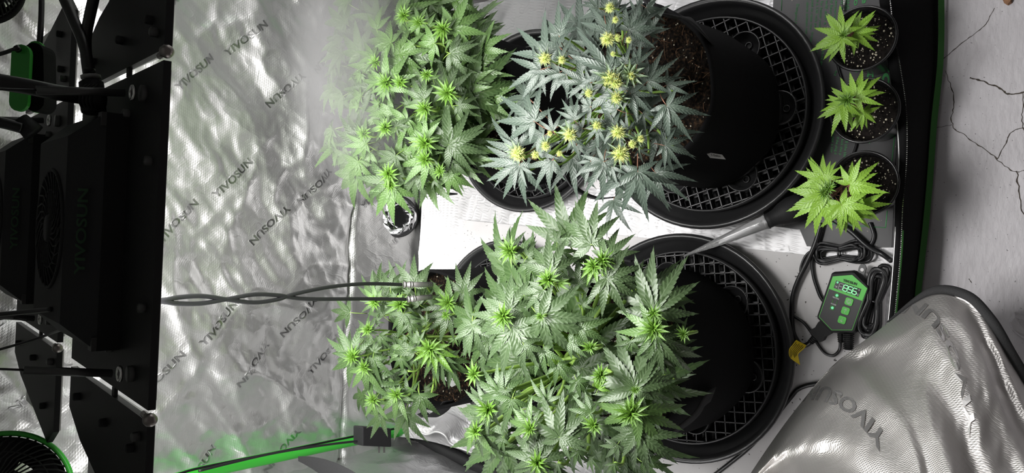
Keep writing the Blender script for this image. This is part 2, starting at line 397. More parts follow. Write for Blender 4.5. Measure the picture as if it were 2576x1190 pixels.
# concrete floor of the room, with real cracks
conc = MB().grid(lambda i, j: V((-2.5 + i * 5, -2.4 + j * 4.6, -0.004)), 2, 2).build('floor', 'concrete'); struct(conc, 'cracked grey concrete floor outside the tent')
def crack(pts, w):
    b = MB(); ps = spline([atz(x, y, -0.0036) for x, y in pts], 10); L = []; R_ = []
    for i, p in enumerate(ps):
        d = (ps[min(i + 1, len(ps) - 1)] - ps[max(i - 1, 0)]).normalized(); s_ = V((-d.y, d.x, 0))
        j = s_ * noise.noise(p * 160) * 0.0022; ww = w * (0.5 + abs(noise.noise(p * 260 + V((3, 0, 0)))) * 1.6)
        L.append(p + j + s_ * ww); R_.append(p + j - s_ * ww)
    n = len(ps); b.add(L + R_, [(i, i + 1, n + i + 1, n + i) for i in range(n - 1)])
    return b.build('crack', 'crack_dirt', conc)
mat('crack_dirt', (0.045, 0.036, 0.028), 0.9, var=0.4, bscale=200)
for pts, w in (([(2500, 20), (2480, 60), (2420, 110), (2362, 158)], 0.0005), ([(2378, 178), (2400, 250), (2395, 312), (2440, 350), (2510, 400)], 0.0006),
               ([(2440, 195), (2500, 215), (2545, 238), (2590, 225)], 0.0011), ([(2340, 325), (2395, 315)], 0.0004),
               ([(2590, 320), (2548, 330), (2530, 360), (2510, 400)], 0.0006), ([(2500, 395), (2540, 425), (2560, 430), (2590, 430)], 0.0006),
               ([(2560, 430), (2562, 480), (2575, 540), (2600, 570)], 0.0010), ([(2575, 235), (2570, 300), (2576, 330)], 0.0006), ([(2436, 702), (2444, 712)], 0.0005)):
    crack(pts, w)
# word printed on the film again and again
def on_back(p): return V((p.x, wall_y(p.x, p.z) - 0.0018, p.z))
ux = V((0.72, 0, -0.69)); uy = V((0.69, 0, 0.72))
k = 0
for r in range(0, 12):
    for cidx in range(0, 9):
        X = -0.46 + cidx * 0.137 + (0.05 if r % 2 else 0); Z = 0.93 - r * 0.092 - cidx * 0.012
        if r % 2 != cidx % 2 or Z < 0.06 or Z > 0.93 or X > 0.5: continue
        if 0.16 < Z < 0.27: continue
        sg = -1 if (cidx + r // 2) % 2 else 1
        lettering('YIVOSUN', V((X, YB, Z)), ux * sg, uy * sg, 0.019, 'silver_print', wall_back, fit=0.105, bold=0.03, wrap=on_back)
# duct port low in the back wall
port = tag(MB().lathe(on_back(V((0.035, 0, 0.083))) , [(0.050, 0.0), (0.048, 0.006), (0.045, 0.007), (0.043, 0.0)], 40, ax=Matrix.Rotation(math.radians(62), 3, 'X')).build('duct_port', 'black_webbing', wall_back), 'black elastic ring of the crumpled duct port')
pc = on_back(V((0.035, 0, 0.083))); PM = Matrix.Rotation(math.radians(62), 3, 'X')
def sock(i, j):
    a = i * 2 * math.pi; r = 0.046 * (1 - j * 0.70); h = 0.004 + 0.012 * math.sin(j * math.pi) - 0.03 * max(0, j - 0.6)
    f = math.sin(a * 4 + 1.2) * 0.6 + math.sin(a * 7 + 4) * 0.25 + math.sin(a * 3) * 0.5
    return pc + PM @ V((r * math.cos(a + 0.5 * j) , r * math.sin(a + 0.5 * j), h + f * 0.0075 * math.sin(j * 3.0) + 0.004 * noise.noise(V((math.cos(a) * 3, math.sin(a) * 3, j * 5)))))
MB().grid(sock, 90, 16).build('duct_sock', 'silver_port', port)
MB().lathe(pc + PM @ V((0, 0, 0.0025)), [(0.0, 0), (0.028, 0)], 20, ax=PM).build('duct_opening', 'black_fabric', port)
# bottom rails, corner pole
tag(MB().tube([(XL - 0.005, YB - 0.02, 0.012), (XR, YB - 0.02, 0.012)], 0.0125, 10).build('bottom_rail', 'black_fabric'), 'black covered rail along foot of the back wall', 'tent rail')
o = tag(MB().tube(spline([atz(1038, 1088, 0.014), atz(1090, 1117, 0.022), atz(1150, 1148, 0.026), atz(1300, 1212, 0.024), atz(1300, 1212, 0.024) + V((-0.03, -0.65, 0))]), 0.0135, 10).build('bottom_rail', 'matte_black'), 'black covered rail along foot of the left wall', 'tent rail')
pole = thing('corner_pole', 'bright green steel corner pole standing in back left corner', 'tent pole', (XL + 0.022, 1.275, 0))
pp = spline([atz(1036, 1080, 0.02), aty(900, 1106, 1.278), aty(690, 1150, 1.276), aty(500, 1190, 1.274), aty(380, 1222, 1.272), aty(-120, 1335, 1.268)], 8)
MB().tube(pp, 0.0115, 12).build('pole_tube', 'green_pole', pole)
MB().tube([p + V((0.011, -0.006, 0.0)) for p in pp[3:]], 0.0022, 6).build('seam_piping', 'black_fabric', pole)
pole2 = thing('corner_pole', 'green steel corner pole behind leaves in back right corner', 'tent pole', (XR - 0.02, 1.28, 0))
MB().tube([V((XR - 0.02, 1.28, 0.0)), V((XR - 0.02, 1.28, 1.53))], 0.0115, 12).build('pole_tube', 'green_pole', pole2)
# folded edge of the tray in the back left corner, with pale piping
tk = thing('tray_corner_flap', 'silver tray corner flap with pale piping, beside black left rail', 'tray flap', atz(1080, 1120, 0.03))
ed = [atz(1032, 1000, 0.10), atz(1034, 1062, 0.07), atz(1068, 1092, 0.055), atz(1098, 1086, 0.06), atz(1120, 1095, 0.06), atz(1138, 1118, 0.045), atz(1190, 1140, 0.04), atz(1240, 1168, 0.035), atz(1300, 1200, 0.03)]
inn = [atz(1060, 985, 0.06), atz(1075, 1035, 0.03), atz(1110, 1045, 0.02), atz(1125, 1040, 0.012), atz(1150, 1050, 0.01), atz(1190, 1075, 0.008), atz(1235, 1095, 0.006), atz(1280, 1115, 0.006), atz(1340, 1150, 0.006)]
e1 = spline(ed, 6); e2 = spline(inn, 6); n = len(e1)
b = MB(); b.grid(lambda i, j: e1[round(i * (n - 1))].lerp(e2[round(i * (n - 1))], j) + V((0, 0, 0.012 * math.sin(j * 3.1) * (0.4 + noise.noise(V((i * 9, j * 2, 0)))))), n - 1, 10)
b.build('film', 'silver_floor', tk)
MB().tube([p + V((0, 0, 0.001)) for p in e1], 0.0022, 6).build('piping', 'piping_white', tk)
# strap on the left wall
tag(MB().grid(lambda i, j: aty(750 + 150 * i, 1148 + 45 * i * i + 55 * i * j + 12 * j - 8 * i * (1 - i) + j * 25 * i, 1.12 - 0.25 * i), 12, 3).build('wall_strap', 'black_webbing'), 'black strap on the left silver wall below green pole', 'strap')
# front lip of the tent
rows = []
tp = [(2200, -110), (2214, 0), (2229, 100), (2243, 200), (2256, 300), (2262, 400), (2255, 500), (2252, 600), (2240, 760), (2225, 900), (2210, 1060), (2200, 1250)]
zp = [(2224, -110), (2240, 0), (2249, 80), (2266, 170), (2281, 280), (2282, 400), (2272, 520), (2266, 640), (2252, 790), (2240, 900), (2228, 1060), (2215, 1250)]
hm = [(2362, -110), (2360, 0), (2360, 90), (2356, 180), (2342, 310), (2332, 450), (2322, 560), (2312, 650), (2300, 760), (2290, 900), (2280, 1060), (2270, 1250)]
T = spline([atz(x, y, 0.088) for x, y in tp], 8); Zr = spline([atz(x, y, 0.086) for x, y in zp], 8); Hm = spline([atz(x, y, 0.002) for x, y in hm], 8)
IN = [V((p.x, p.y + 0.006, 0.0)) for p in T]; n = len(T)
MD = [(a.lerp(c_, 0.5) + V((0, -0.004, 0.01))) for a, c_ in zip(Zr, Hm)]
lip = thing('tent_front_lip', 'black front lip of the tent with silver zipper and green hem', 'tent lip', (0, 0.22, 0))
def ruled(rws, mname, name, par):
    b = MB(); k = len(rws); vs = [p for rw in rws for p in rw]
    b.add(vs, [(r * n + i, r * n + i + 1, (r + 1) * n + i + 1, (r + 1) * n + i) for r in range(k - 1) for i in range(n - 1)], 0, True); return b.build(name, mname, par)
ruled([IN, [p + V((0, 0.0015, 0)) for p in T]], 'silver_floor', 'inner_film', lip)
ruled([[p + V((0, 0.001, 0)) for p in T], [a.lerp(c_, 0.5) + V((0, 0, 0.006)) for a, c_ in zip(T, Zr)], Zr], 'black_fabric', 'zipper_tape', lip)
ruled([Zr, MD, Hm], 'matte_black2', 'outer_fabric', lip) if 'matte_black2' in MATS else ruled([Zr, MD, Hm], 'black_fabric', 'outer_fabric', lip)
MB().tube(T, 0.0016, 6).build('edge_piping', 'piping_white', lip) if False else None
MB().tube(T[28:46], 0.0013, 6).build('edge_piping', 'piping_white', lip)
MB().tube(T[54:70], 0.0013, 6).build('edge_piping', 'piping_white', lip)
b = MB(); acc = 0.0
for i in range(n - 1):
    seg = Zr[i + 1] - Zr[i]; L = seg.length; q = 0.0
    while q < L:
        p = Zr[i] + seg * (q / L) + V((0, 0, 0.0025)); b.box(p, 0.0009, 0.0013, 0.0012); q += 0.0026
o = b.build('zipper_teeth', 'chrome', lip); o['kind'] = 'stuff'
ruled([[p + V((0, -0.002, 0.012)) for p in Hm], [p + V((0, -0.009, 0.003)) for p in Hm]], 'green_trim', 'hem_trim', lip)
G = [a.lerp(c_, 0.12) + V((0, 0, 0.003)) for a, c_ in zip(Zr, MD)]
MB().tube(G[52:72], 0.0014, 6).build('green_cord', 'green_trim', lip)

# ================================================================== GROW LIGHTS
def grow_light(label, npx, z0, tilt, power, group):
    o0 = atz(*npx, z0); s, c = math.sin(tilt), math.cos(tilt)
    U_ = V((1, 0, 0)); V_ = V((0, c, -s)); N_ = V((0, s, c))
    P = lambda u, v, h=0.0: o0 + U_ * u + V_ * v + N_ * h
    M3 = Matrix((U_, V_, N_)).transposed()
    t_ = thing('grow_light', label, 'grow light', P(0, 0.13), group)
    D = 0.26
    def plate(name, poly, th=0.006):
        return MB().prism([P(u, v, -th) for u, v in poly], [P(u, v, 0) for u, v in poly]).build(name, 'plate_black', t_)
    plate('centre_plate', [(-0.140, 0.0), (0.140, 0.0), (0.137, D), (-0.137, D)])
    for sg in (1, -1):
        poly = [(0.149, 0.0), (0.243, 0.0), (0.262, 0.03), (0.212, 0.21), (0.188, D), (0.146, D)]
        if sg < 0: poly = [(-u, v) for u, v in reversed(poly)]
        wg = plate('wing_plate', poly)
        for (u, v) in ((0.165, 0.02), (0.178, 0.035), (0.175, 0.12), (0.222, 0.05), (0.17, 0.22)):
            MB().lathe(P(sg * u, v, 0), [(0.004, 0), (0.004, 0.005), (0.0028, 0.006), (0.0, 0.006)], 10, ax=M3).build('bolt', 'matte_black' if v > 0.03 else 'steel_wire', wg)
        kn = MB(); kn.tube([P(sg * 0.1445, 0.01, 0.0), P(sg * 0.1445, -0.012, 0.002)], 0.0028, 8); kn.ball(P(sg * 0.1445, -0.013, 0.002), 0.0056, 12)
        kn.build('thumb_screw', 'dark_steel', t_)
        MB().prism([P(sg * 0.1445 - 0.0045, v, -0.004) for v in (0.1,)] + [P(sg * 0.1445 + 0.0045, 0.1, -0.004), P(sg * 0.1445 + 0.0045, 0.108, -0.004), P(sg * 0.1445 - 0.0045, 0.108, -0.004)],
                   [P(sg * 0.1445 - 0.0045, 0.1, -0.001), P(sg * 0.1445 + 0.0045, 0.1, -0.001), P(sg * 0.1445 + 0.0045, 0.108, -0.001), P(sg * 0.1445 - 0.0045, 0.108, -0.001)]).build('hinge_link', 'plate_black', t_)
        # hanger wire with turnbuckle and ring
        a = P(sg * 0.118, 0.045, 0.004); top = V((o0.x + sg * 0.05, o0.y + 0.14, 1.53)); d = (top - a).normalized()
        hw = MB().tube([a + d * 0.075, top], 0.0010, 6).build('hanger_wire', 'steel_wire', t_)
        MB().tube([a + d * 0.012, a + d * 0.075], 0.0034, 8).build('turnbuckle', 'steel_wire', hw)
        MB().torus(a + d * 0.006, 0.0055, 0.0016, 14, 6, ax=M3).build('hook_ring', 'chrome', hw)
        MB().lathe(P(sg * 0.118, 0.045, 0), [(0.007, 0), (0.007, 0.004), (0, 0.004)], 10, ax=M3).build('hanger_bolt', 'steel_wire', t_)
    for (u, v) in ((0.06, 0.02), (-0.06, 0.02), (0.105, 0.09), (-0.105, 0.11)):
        MB().lathe(P(u, v, 0), [(0.004, 0), (0.004, 0.005), (0.0, 0.006)], 10, ax=M3).build('bolt', 'steel_wire', t_)
    # driver housing with chamfered ends
    w0, w1 = 0.104, 0.082
    base = [(-w0, 0.088), (w0, 0.088), (w0, 0.235), (-w0, 0.235)]
    lo = [P(u, v, 0) for u, v in base]; mid = [P(u, v, 0.018) for u, v in base]
    tpv = [(-w1, 0.112), (w1, 0.112), (w1, 0.228), (-w1, 0.228)]; hi = [P(u, v, 0.042) for u, v in tpv]
    hb = MB(); hb.prism(lo, mid); hb.prism(mid, hi); hs = hb.build('driver_housing', 'matte_black', t_)
    for sg in (1, -1):
        MB().box(P(sg * 0.098, 0.094, 0.02), 0.012, 0.012, 0.004, M3).build('corner_clip', 'steel_wire', hs)
    lettering('YIVOSUN', P(0, 0.098, 0.0305), U_, V_ * 0.024 + N_ * 0.024, 0.013, 'dark_green_print', hs, fit=0.075, bold=0.02, lift=0.0012)
    # fan grille: rings, hub and swept bars
    gc = P(0, 0.168, 0.0425); g = MB(); g.torus(gc, 0.054, 0.0018, 40, 6, ax=M3); g.torus(gc, 0.036, 0.0012, 32, 6, ax=M3)
    for kk in range(26):
        a = kk * 2 * math.pi / 26
        g.tube([gc + M3 @ V((r * math.cos(a + (r - 0.014) * 18), r * math.sin(a + (r - 0.014) * 18), 0.001)) for r in (0.014, 0.027, 0.040, 0.054)], 0.0009, 5)
    fg = g.build('fan_grille', 'matte_black', t_)
    MB().lathe(gc, [(0.0, 0.003), (0.012, 0.003), (0.014, 0.0)], 20, ax=M3).build('fan_hub', 'matte_black', fg)
    MB().lathe(gc - N_ * 0.0004, [(0.0, 0.0006), (0.052, 0.0006)], 30, ax=M3).build('fan_well', 'black_fabric', fg)
    # light boards under the plates, with the lamp itself
    for u0, u1 in ((-0.245, -0.150), (-0.135, 0.135), (0.150, 0.245)):
        MB().prism([P(u, v, -0.010) for u, v in ((u0, 0.012), (u1, 0.012), (u1, 0.20), (u0, 0.20))], [P(u, v, -0.006) for u, v in ((u0, 0.012), (u1, 0.012), (u1, 0.20), (u0, 0.20))]).build('led_board', 'led_board', t_)
    la = bpy.data.lights.new('grow_lamp', 'AREA'); la.shape = 'RECTANGLE'; la.size = 0.47; la.size_y = 0.2; la.energy = power; la.color = (1.0, 0.985, 0.97)
    lo_ = bpy.data.objects.new('grow_lamp', la); COL.objects.link(lo_)
    mm = M3.to_4x4(); mm.translation = P(0, 0.12, -0.013) - V(t_['_o']); lo_.parent = t_; lo_.matrix_local = mm
    return t_, P
gl1, P1 = grow_light('nearer black grow light with wide panels and driver box', (392, 592), 1.02, math.radians(10), LAMP_W * 1.9, 'grow lights')
gl2, P2 = grow_light('farther black grow light, half hidden behind the nearer one', (158, 555), 0.955, math.radians(10), LAMP_W * 0.68, 'grow lights')
# light cables
def cable(name, label, pts, r, par=None, n=8, seg=8, mname='cable_black', cat='cable'):
    o = MB().tube(spline(pts, n), r, seg).build(name, mname, par)
    if par is None: tag(o, label, cat)
    return o
pw = thing('power_cable', 'thick black power cable with connector across nearer grow light', 'cable', P1(0.09, 0.19, 0.03))
q = P1(0.105, 0.205, 0.022)
cable('cable_run', '', [atd(-60, 195, 0.62), atd(0, 206, 0.63), atd(70, 218, 0.64), atd(140, 232, 0.65), atd(205, 243, 0.67)], 0.0068, pw)
cable('cable_run', '', [atd(232, 262, 0.68), atd(228, 215, 0.68), atd(218, 150, 0.69), atd(216, 95, 0.69), atd(226, 40, 0.69), atd(244, -40, 0.69)], 0.0052, pw)
cable('cable_run', '', [atd(226, 180, 0.675), atd(210, 110, 0.68), atd(185, 50, 0.69), atd(150, -30, 0.70)], 0.0050, pw)
b = MB(); b.tube([atd(205, 243, 0.668), atd(262, 246, 0.672)], 0.0095, 10); b.tube([atd(230, 210, 0.68), atd(236, 280, 0.675)], 0.0105, 10)
for kk in range(4): b.tube([atd(215 + kk * 9, 242, 0.668), atd(219 + kk * 9, 243, 0.668)], 0.0112, 10)
b.build('connector', 'matte_black', pw)
MB().tube([atd(228, 190, 0.679), atd(229, 197, 0.679)], 0.0085, 10).build('connector_collar', 'grey_print', pw)
pw2 = thing('power_cable', 'black power cable with connector at farther grow light', 'cable', atd(60, 320, 0.85))
cable('cable_run', '', [atd(-60, 300, 0.82), atd(0, 308, 0.83), atd(55, 322, 0.84)], 0.0062, pw2)
MB().tube([atd(50, 300, 0.845), atd(85, 335, 0.85)], [0.009, 0.012], 10).build('connector', 'matte_black', pw2)
cable('cable_run', '', [atd(105, -60, 0.95), atd(104, 40, 0.94), atd(98, 130, 0.93)], 0.0035, pw2)
cable('drive_cord', 'pair of thin black cords leaving nearer light housing on the left', [atd(-40, 795, 0.72), atd(60, 785, 0.70), atd(128, 778, 0.68)], 0.0022)
cable('drive_cord', 'thin black cord with clip crossing farther light wing', [atd(-40, 890, 0.9), atd(60, 862, 0.88), atd(120, 842, 0.86), atd(165, 826, 0.80)], 0.0016)
cable('drive_cord', 'short black tether line at the left edge by farther light', [atd(-40, 812, 0.9), atd(20, 800, 0.88), atd(66, 806, 0.86)], 0.0014)
# rope ratchet: green side plates on a black core
rr = thing('rope_ratchet', 'green and black oblong rope ratchet hanging before farther light', 'ratchet', atd(70, 200, 0.8))
def capsule(p0, p1, w, dep, th, mname, name):
    a = atd(*p0, dep); c_ = atd(*p1, dep); d = (c_ - a).normalized(); s_ = d.cross(FW).normalized(); ol = []
    for k in range(9): an = math.pi * k / 8; ol.append(a - d * math.sin(an) * w + s_ * math.cos(an) * w)
    for k in range(9): an = math.pi * k / 8; ol.append(c_ + d * math.sin(an) * w - s_ * math.cos(an) * w)
    return MB().prism([p + FW * th for p in ol], ol).build(name, mname, rr)
capsule((52, 135), (46, 256), 0.0098, 0.79, 0.005, 'green_plastic', 'side_plate')
capsule((84, 132), (86, 255), 0.0105, 0.80, 0.022, 'black_fabric', 'ratchet_core')
capsule((88, 124), (90, 262), 0.0092, 0.825, 0.005, 'green_plastic', 'side_plate')
MB().tube([atd(40, 118, 0.785), atd(48, 128, 0.785)], 0.0032, 8).build('rope_eye', 'black_plastic', rr)
cable('rope', 'thin black rope leading left from the green ratchet', [atd(-60, 150, 0.8), atd(0, 136, 0.795), atd(42, 122, 0.79)], 0.0022, cat='rope')

# ================================================================== CLIP FANS
def clip_fan(label, cpx, rpx, dep, ringmat, lean=0.0):
    c_ = atd(*cpx, dep); R_ = rpx * dep / F
    nn = (CAM - c_).normalized(); nn = (nn + V((0, 0, lean))).normalized(); q = nn.to_track_quat('Z', 'Y').to_matrix()
    f = thing('clip_fan', label, 'fan', c_)
    MB().torus(c_, R_, 0.0032, 64, 8, ax=q).build('guard_rim', ringmat, f)
    MB().lathe(c_, [(R_ - 0.004, 0.002), (R_ - 0.004, -0.012), (R_ - 0.014, -0.032), (R_ * 0.6, -0.045)], 64, ax=q).build('guard_shell', 'matte_black', f)
    g = MB()
    for kk in range(48):
        a = kk * 2 * math.pi / 48
        g.tube([c_ + q @ V((r * R_ * math.cos(a + (1 - r) * 1.1), r * R_ * math.sin(a + (1 - r) * 1.1), z)) for r, z in ((0.98, 0.0), (0.85, 0.009), (0.6, 0.014), (0.35, 0.016), (0.22, 0.016))], 0.0011, 5)
    g.torus(c_ + q @ V((0, 0, 0.012)), R_ * 0.7, 0.0011, 48, 5, ax=q)
    g.build('guard_wires', 'matte_black', f)
    MB().lathe(c_ + q @ V((0, 0, 0.012)), [(0, 0.006), (R_ * 0.2, 0.005), (R_ * 0.23, 0)], 32, ax=q).build('guard_cap', 'matte_black', f)
    MB().lathe(c_ + q @ V((0, 0, -0.02)), [(0, 0.012), (R_ * 0.24, 0.012), (R_ * 0.26, -0.01)], 24, ax=q).build('fan_hub', 'matte_black', f)
    for kk in range(5):
        a0 = kk * 2 * math.pi / 5
        MB().grid(lambda i, j: c_ + q @ V(((0.22 + 0.66 * i) * R_ * math.cos(a0 + (j - 0.5) * 0.85 - i * 0.2), (0.22 + 0.66 * i) * R_ * math.sin(a0 + (j - 0.5) * 0.85 - i * 0.2), -0.018 + 0.02 * (j - 0.5))), 5, 4).build('fan_blade', 'matte_black', f)
    MB().tube([c_ - nn * 0.02, c_ - nn * 0.09], [R_ * 0.45, R_ * 0.36], 20).build('motor', 'matte_black', f)
    return f
clip_fan('black clip fan with green rim in the lower left corner', (0, 1252), 157, 0.86, 'green_pole')
clip_fan('plain black fan peeking into the upper left corner', (-48, -40), 92, 0.80, 'matte_black', 0.3)

# ================================================================== FLOOR THINGS
def slab(pts, z0, z1): return MB().prism([V((x, y, z0)) for x, y in pts], [V((x, y, z1)) for x, y in pts])
tag(slab([(-0.46, 0.268), (-0.016, 0.268), (0.005, 0.62), (0.033, 1.168), (-0.40, 1.168), (-0.46, 1.0)], 0.0045, 0.009).build('white_board', 'white_board'), 'large dirty white board lying under the left pots and controller', 'board')
tag(slab([(0.105, 0.80), (0.34, 0.80), (0.34, 1.155), (0.108, 1.155)], 0.0045, 0.008).build('white_board', 'white_board'), 'white board mostly hidden under the back right saucer', 'board')
# seedling heat mat
hmz = 0.0105
hm_ = thing('heat_mat', 'black seedling heat mat with green print under the three cups', 'heat mat', (0.25, 0.36, 0.004))
slab([(0.010, 0.262), (0.52, 0.262), (0.52, 0.468), (0.040, 0.468), (0.034, 0.405), (0.006, 0.392)], 0.0045, hmz).build('mat_sheet', 'mat_rubber', hm_)
for a_, b_ in (((1968, -30), (1966, 27)), ((2252, 330), (2238, 460)), ((2232, 530), (2228, 573)), ((2228, 573), (2080, 562))):
    p, q = atz(*a_, hmz), atz(*b_, hmz); MB().tube([p, q], 0.0007, 4).build('border_line', 'green_print', hm_)
lines = [((2007, 10), (2001, 66), 'Designed by'), ((2033, -20), (2029, 85), 'll 1 C above ambient roo'), ((2046, -22), (2040, 75), 'designed to raise roo'), ((2059, -22), (2052, 70), 'al info a 120 volt po'),
         ((2070, -22), (2062, 72), 'ntrol for better rooti'), ((2082, -22), (2076, 62), 'me will also a'), ((2094, -22), (2089, 52), 'a cold floor. C'), ((2106, -22), (2100, 55), 'nal temperatu'), ((2119, -20), (2117, 25), 't on a'),
         ((2045, 80), (2038, 118), 'om temperature'), ((2058, 105), (2052, 142), 'to one face'), ((2072, 120), (2066, 165), 'of the mat also')]
for p0, p1, s_ in lines: px_text(s_, p0, p1, hmz, 0.0062, 'green_print', hm_, bold=0.0)
for p0, p1, s_, sz in (((2133, -8), (2131, 25), 'ONS', 0.0085), ((2156, -8), (2153, 14), 'io', 0.011), ((2177, -8), (2174, 9), 'e', 0.012), ((2158, 174), (2155, 182), 'e', 0.010), ((2192, 160), (2192, 196), 'at', 0.020), ((2230, 150), (2232, 222), 'vo', 0.022),
                    ((2105, 178), (2100, 190), 'el', 0.006), ((2098, 330), (2092, 385), 'er nor s cor', 0.006), ((2108, 345), (2102, 388), 'if the plug d', 0.006), ((2120, 350), (2114, 390), 'lock this p', 0.006), ((2130, 355), (2124, 400), '0 (the bloc', 0.006)):
    px_text(s_, p0, p1, hmz, sz, 'green_print', hm_, bold=0.0 if sz < 0.01 else 0.02)
for zz, tri in ((hmz + 0.0006, [(2190, 355), (2188, 361), (2180, 357)]), (hmz + 0.0006, [(2212, 145), (2228, 155), (2216, 170)])):
    MB().add([atz(x, y, zz) for x, y in tri], [(0, 1, 2)]).build('logo_mark', 'green_print', hm_)

# saucers with raised grates
def saucer_set(cx, cy, lab1, lab2, rot, seedv, K=1.0):
    s_ = tag(MB().lathe((cx, cy, 0.0), [(r_ * K, z_) for r_, z_ in [(0.0, 0.0105), (0.158, 0.0105), (0.176, 0.016), (0.193, 0.046), (0.199, 0.053), (0.206, 0.053), (0.207, 0.047), (0.201, 0.044), (0.184, 0.013), (0.165, 0.0092), (0.0, 0.0092)]], 72).build('plant_saucer', 'saucer_plastic'), lab1, 'saucer', 'black plant saucers')
    z = 0.040; R_ = 0.172 * K
    g = thing('plant_riser', lab2, 'plant riser', (cx, cy, 0.011), 'risers in the saucers')
    b = MB(); ca, sa = math.cos(rot), math.sin(rot)
    pk = [(0.128 * K * math.cos(seedv + k * math.pi / 3), 0.128 * K * math.sin(seedv + k * math.pi / 3)) for k in range(6)]
    for fam in (0, 1):
        d = V((ca, sa, 0)) if fam == 0 else V((-sa, ca, 0)); e = V((-d.y, d.x, 0)); off = -0.167
        while off < 0.17:
            h = math.sqrt(max(0, R_ * R_ - off * off)); iv = [(-h, h)]
            for (x, y) in pk:
                pv = V((x, y, 0)); dd = pv.dot(e) - off
                if abs(dd) < 0.029:
                    hh = math.sqrt(0.029 ** 2 - dd * dd); m0 = pv.dot(d); new = []
                    for (a, c_) in iv:
                        if m0 - hh > a: new.append((a, min(c_, m0 - hh)))
                        if m0 + hh < c_: new.append((max(a, m0 + hh), c_))
                    iv = [q for q in new if q[1] - q[0] > 0.002]
            for (a, c_) in iv:
                for (f0, f1, zz, th, hh2) in ((a, c_, z - 0.009, 0.0017, 0.018),):
                    mid = (f0 + f1) / 2; p = V((cx, cy, 0)) + e * off + d * mid
                    b.box((p.x, p.y, zz), f1 - f0, th, hh2, Matrix.Rotation(math.atan2(d.y, d.x), 3, 'Z'))
                    b.box((p.x, p.y, zz - 0.008), f1 - f0, 0.0065, 0.003, Matrix.Rotation(math.atan2(d.y, d.x), 3, 'Z'))
            off += 0.0186
    b.build('grate', 'grate_plastic', g)
    MB().lathe((cx, cy, 0), [(0.171 * K, z + 0.001), (0.175 * K, z + 0.001), (0.175 * K, 0.011), (0.171 * K, 0.011)], 72, close=True).build('outer_ring', 'grate_plastic', g)
    MB().lathe((cx, cy, 0), [(0.128 * K, z), (0.1305 * K, z), (0.1305 * K, 0.02), (0.128 * K, 0.02)], 64, close=True).build('inner_ring', 'grate_plastic', g)
    for (x, y) in pk:
        pkt = MB().lathe((cx + x, cy + y, 0), [(0.0, 0.024), (0.022, 0.024), (0.027, z + 0.001), (0.0295, z + 0.001), (0.0295, 0.012)], 28).build('pocket', 'grate_plastic', g)
        MB().torus((cx + x * 1.06, cy + y * 1.06, 0.026), 0.0055, 0.0014, 16, 6).build('drain_hole', 'grate_plastic', pkt)
saucer_set(0.235, 0.567, 'black saucer under the flowering plant, front right', 'black grated riser under the flowering plant', 0.32, 0.55)
saucer_set(-0.187, 0.598, 'black saucer under the big pale plant, front left', 'black grated riser under the big pale plant', 0.12, 0.25)
saucer_set(0.245, 0.968, 'black saucer under the bright green plant, back right', 'black grated riser under the bright green plant', 0.5, 0.1, 0.935)
saucer_set(-0.200, 1.000, 'black saucer under the sparse plant, back left', 'black grated riser under the sparse plant', 0.2, 0.4, 0.935)

# ================================================================== PLANTS
def leaflet(b, uvs, ang, L, W, fold, droop, teeth, rise, curl=0.0):
    d = V((math.sin(ang), math.cos(ang), 0)); s_ = V((math.cos(ang), -math.sin(ang), 0)); rows_ = []
    def wd(t): return W * (math.sin(math.pi * min(1, t) ** 0.72) ** 0.95) * (1 - 0.35 * t) * 1.25
    ts = [(0.02, 0.5)]
    for k in range(teeth):
        t0 = 0.10 + 0.78 * k / teeth; dt = 0.78 / teeth
        ts += [(t0, 0.90), (t0 + dt * 0.80, 1.10)]
    ts += [(0.92, 0.9), (1.0, 0.0)]
    o = len(b.v)
    for (t, q) in ts:
        y = t * L; z = rise * y - droop * y * y / L; hw = wd(t) * q if t < 1 else 0.0004
        cx = curl * t * t * L
        p = d * y + s_ * cx
        for sg in (-1, 0, 1):
            tt = t - (0.035 if sg and q < 1 else 0)
            pp_ = d * (y - (0.0 if sg == 0 else 0.012 * L * (1 if q < 1 else -1))) + s_ * (cx + sg * hw)
            b.v.append(V((pp_.x, pp_.y, z + abs(sg) * hw * fold))); uvs.append((0.5 + sg * 0.5, t))
    n = len(ts)
    for i in range(n - 1):
        a = o + i * 3
        b.f += [(a, a + 1, a + 4, a + 3), (a + 1, a + 2, a + 5, a + 4)]; b.m += [0, 0]; b.smooth += [True, True]
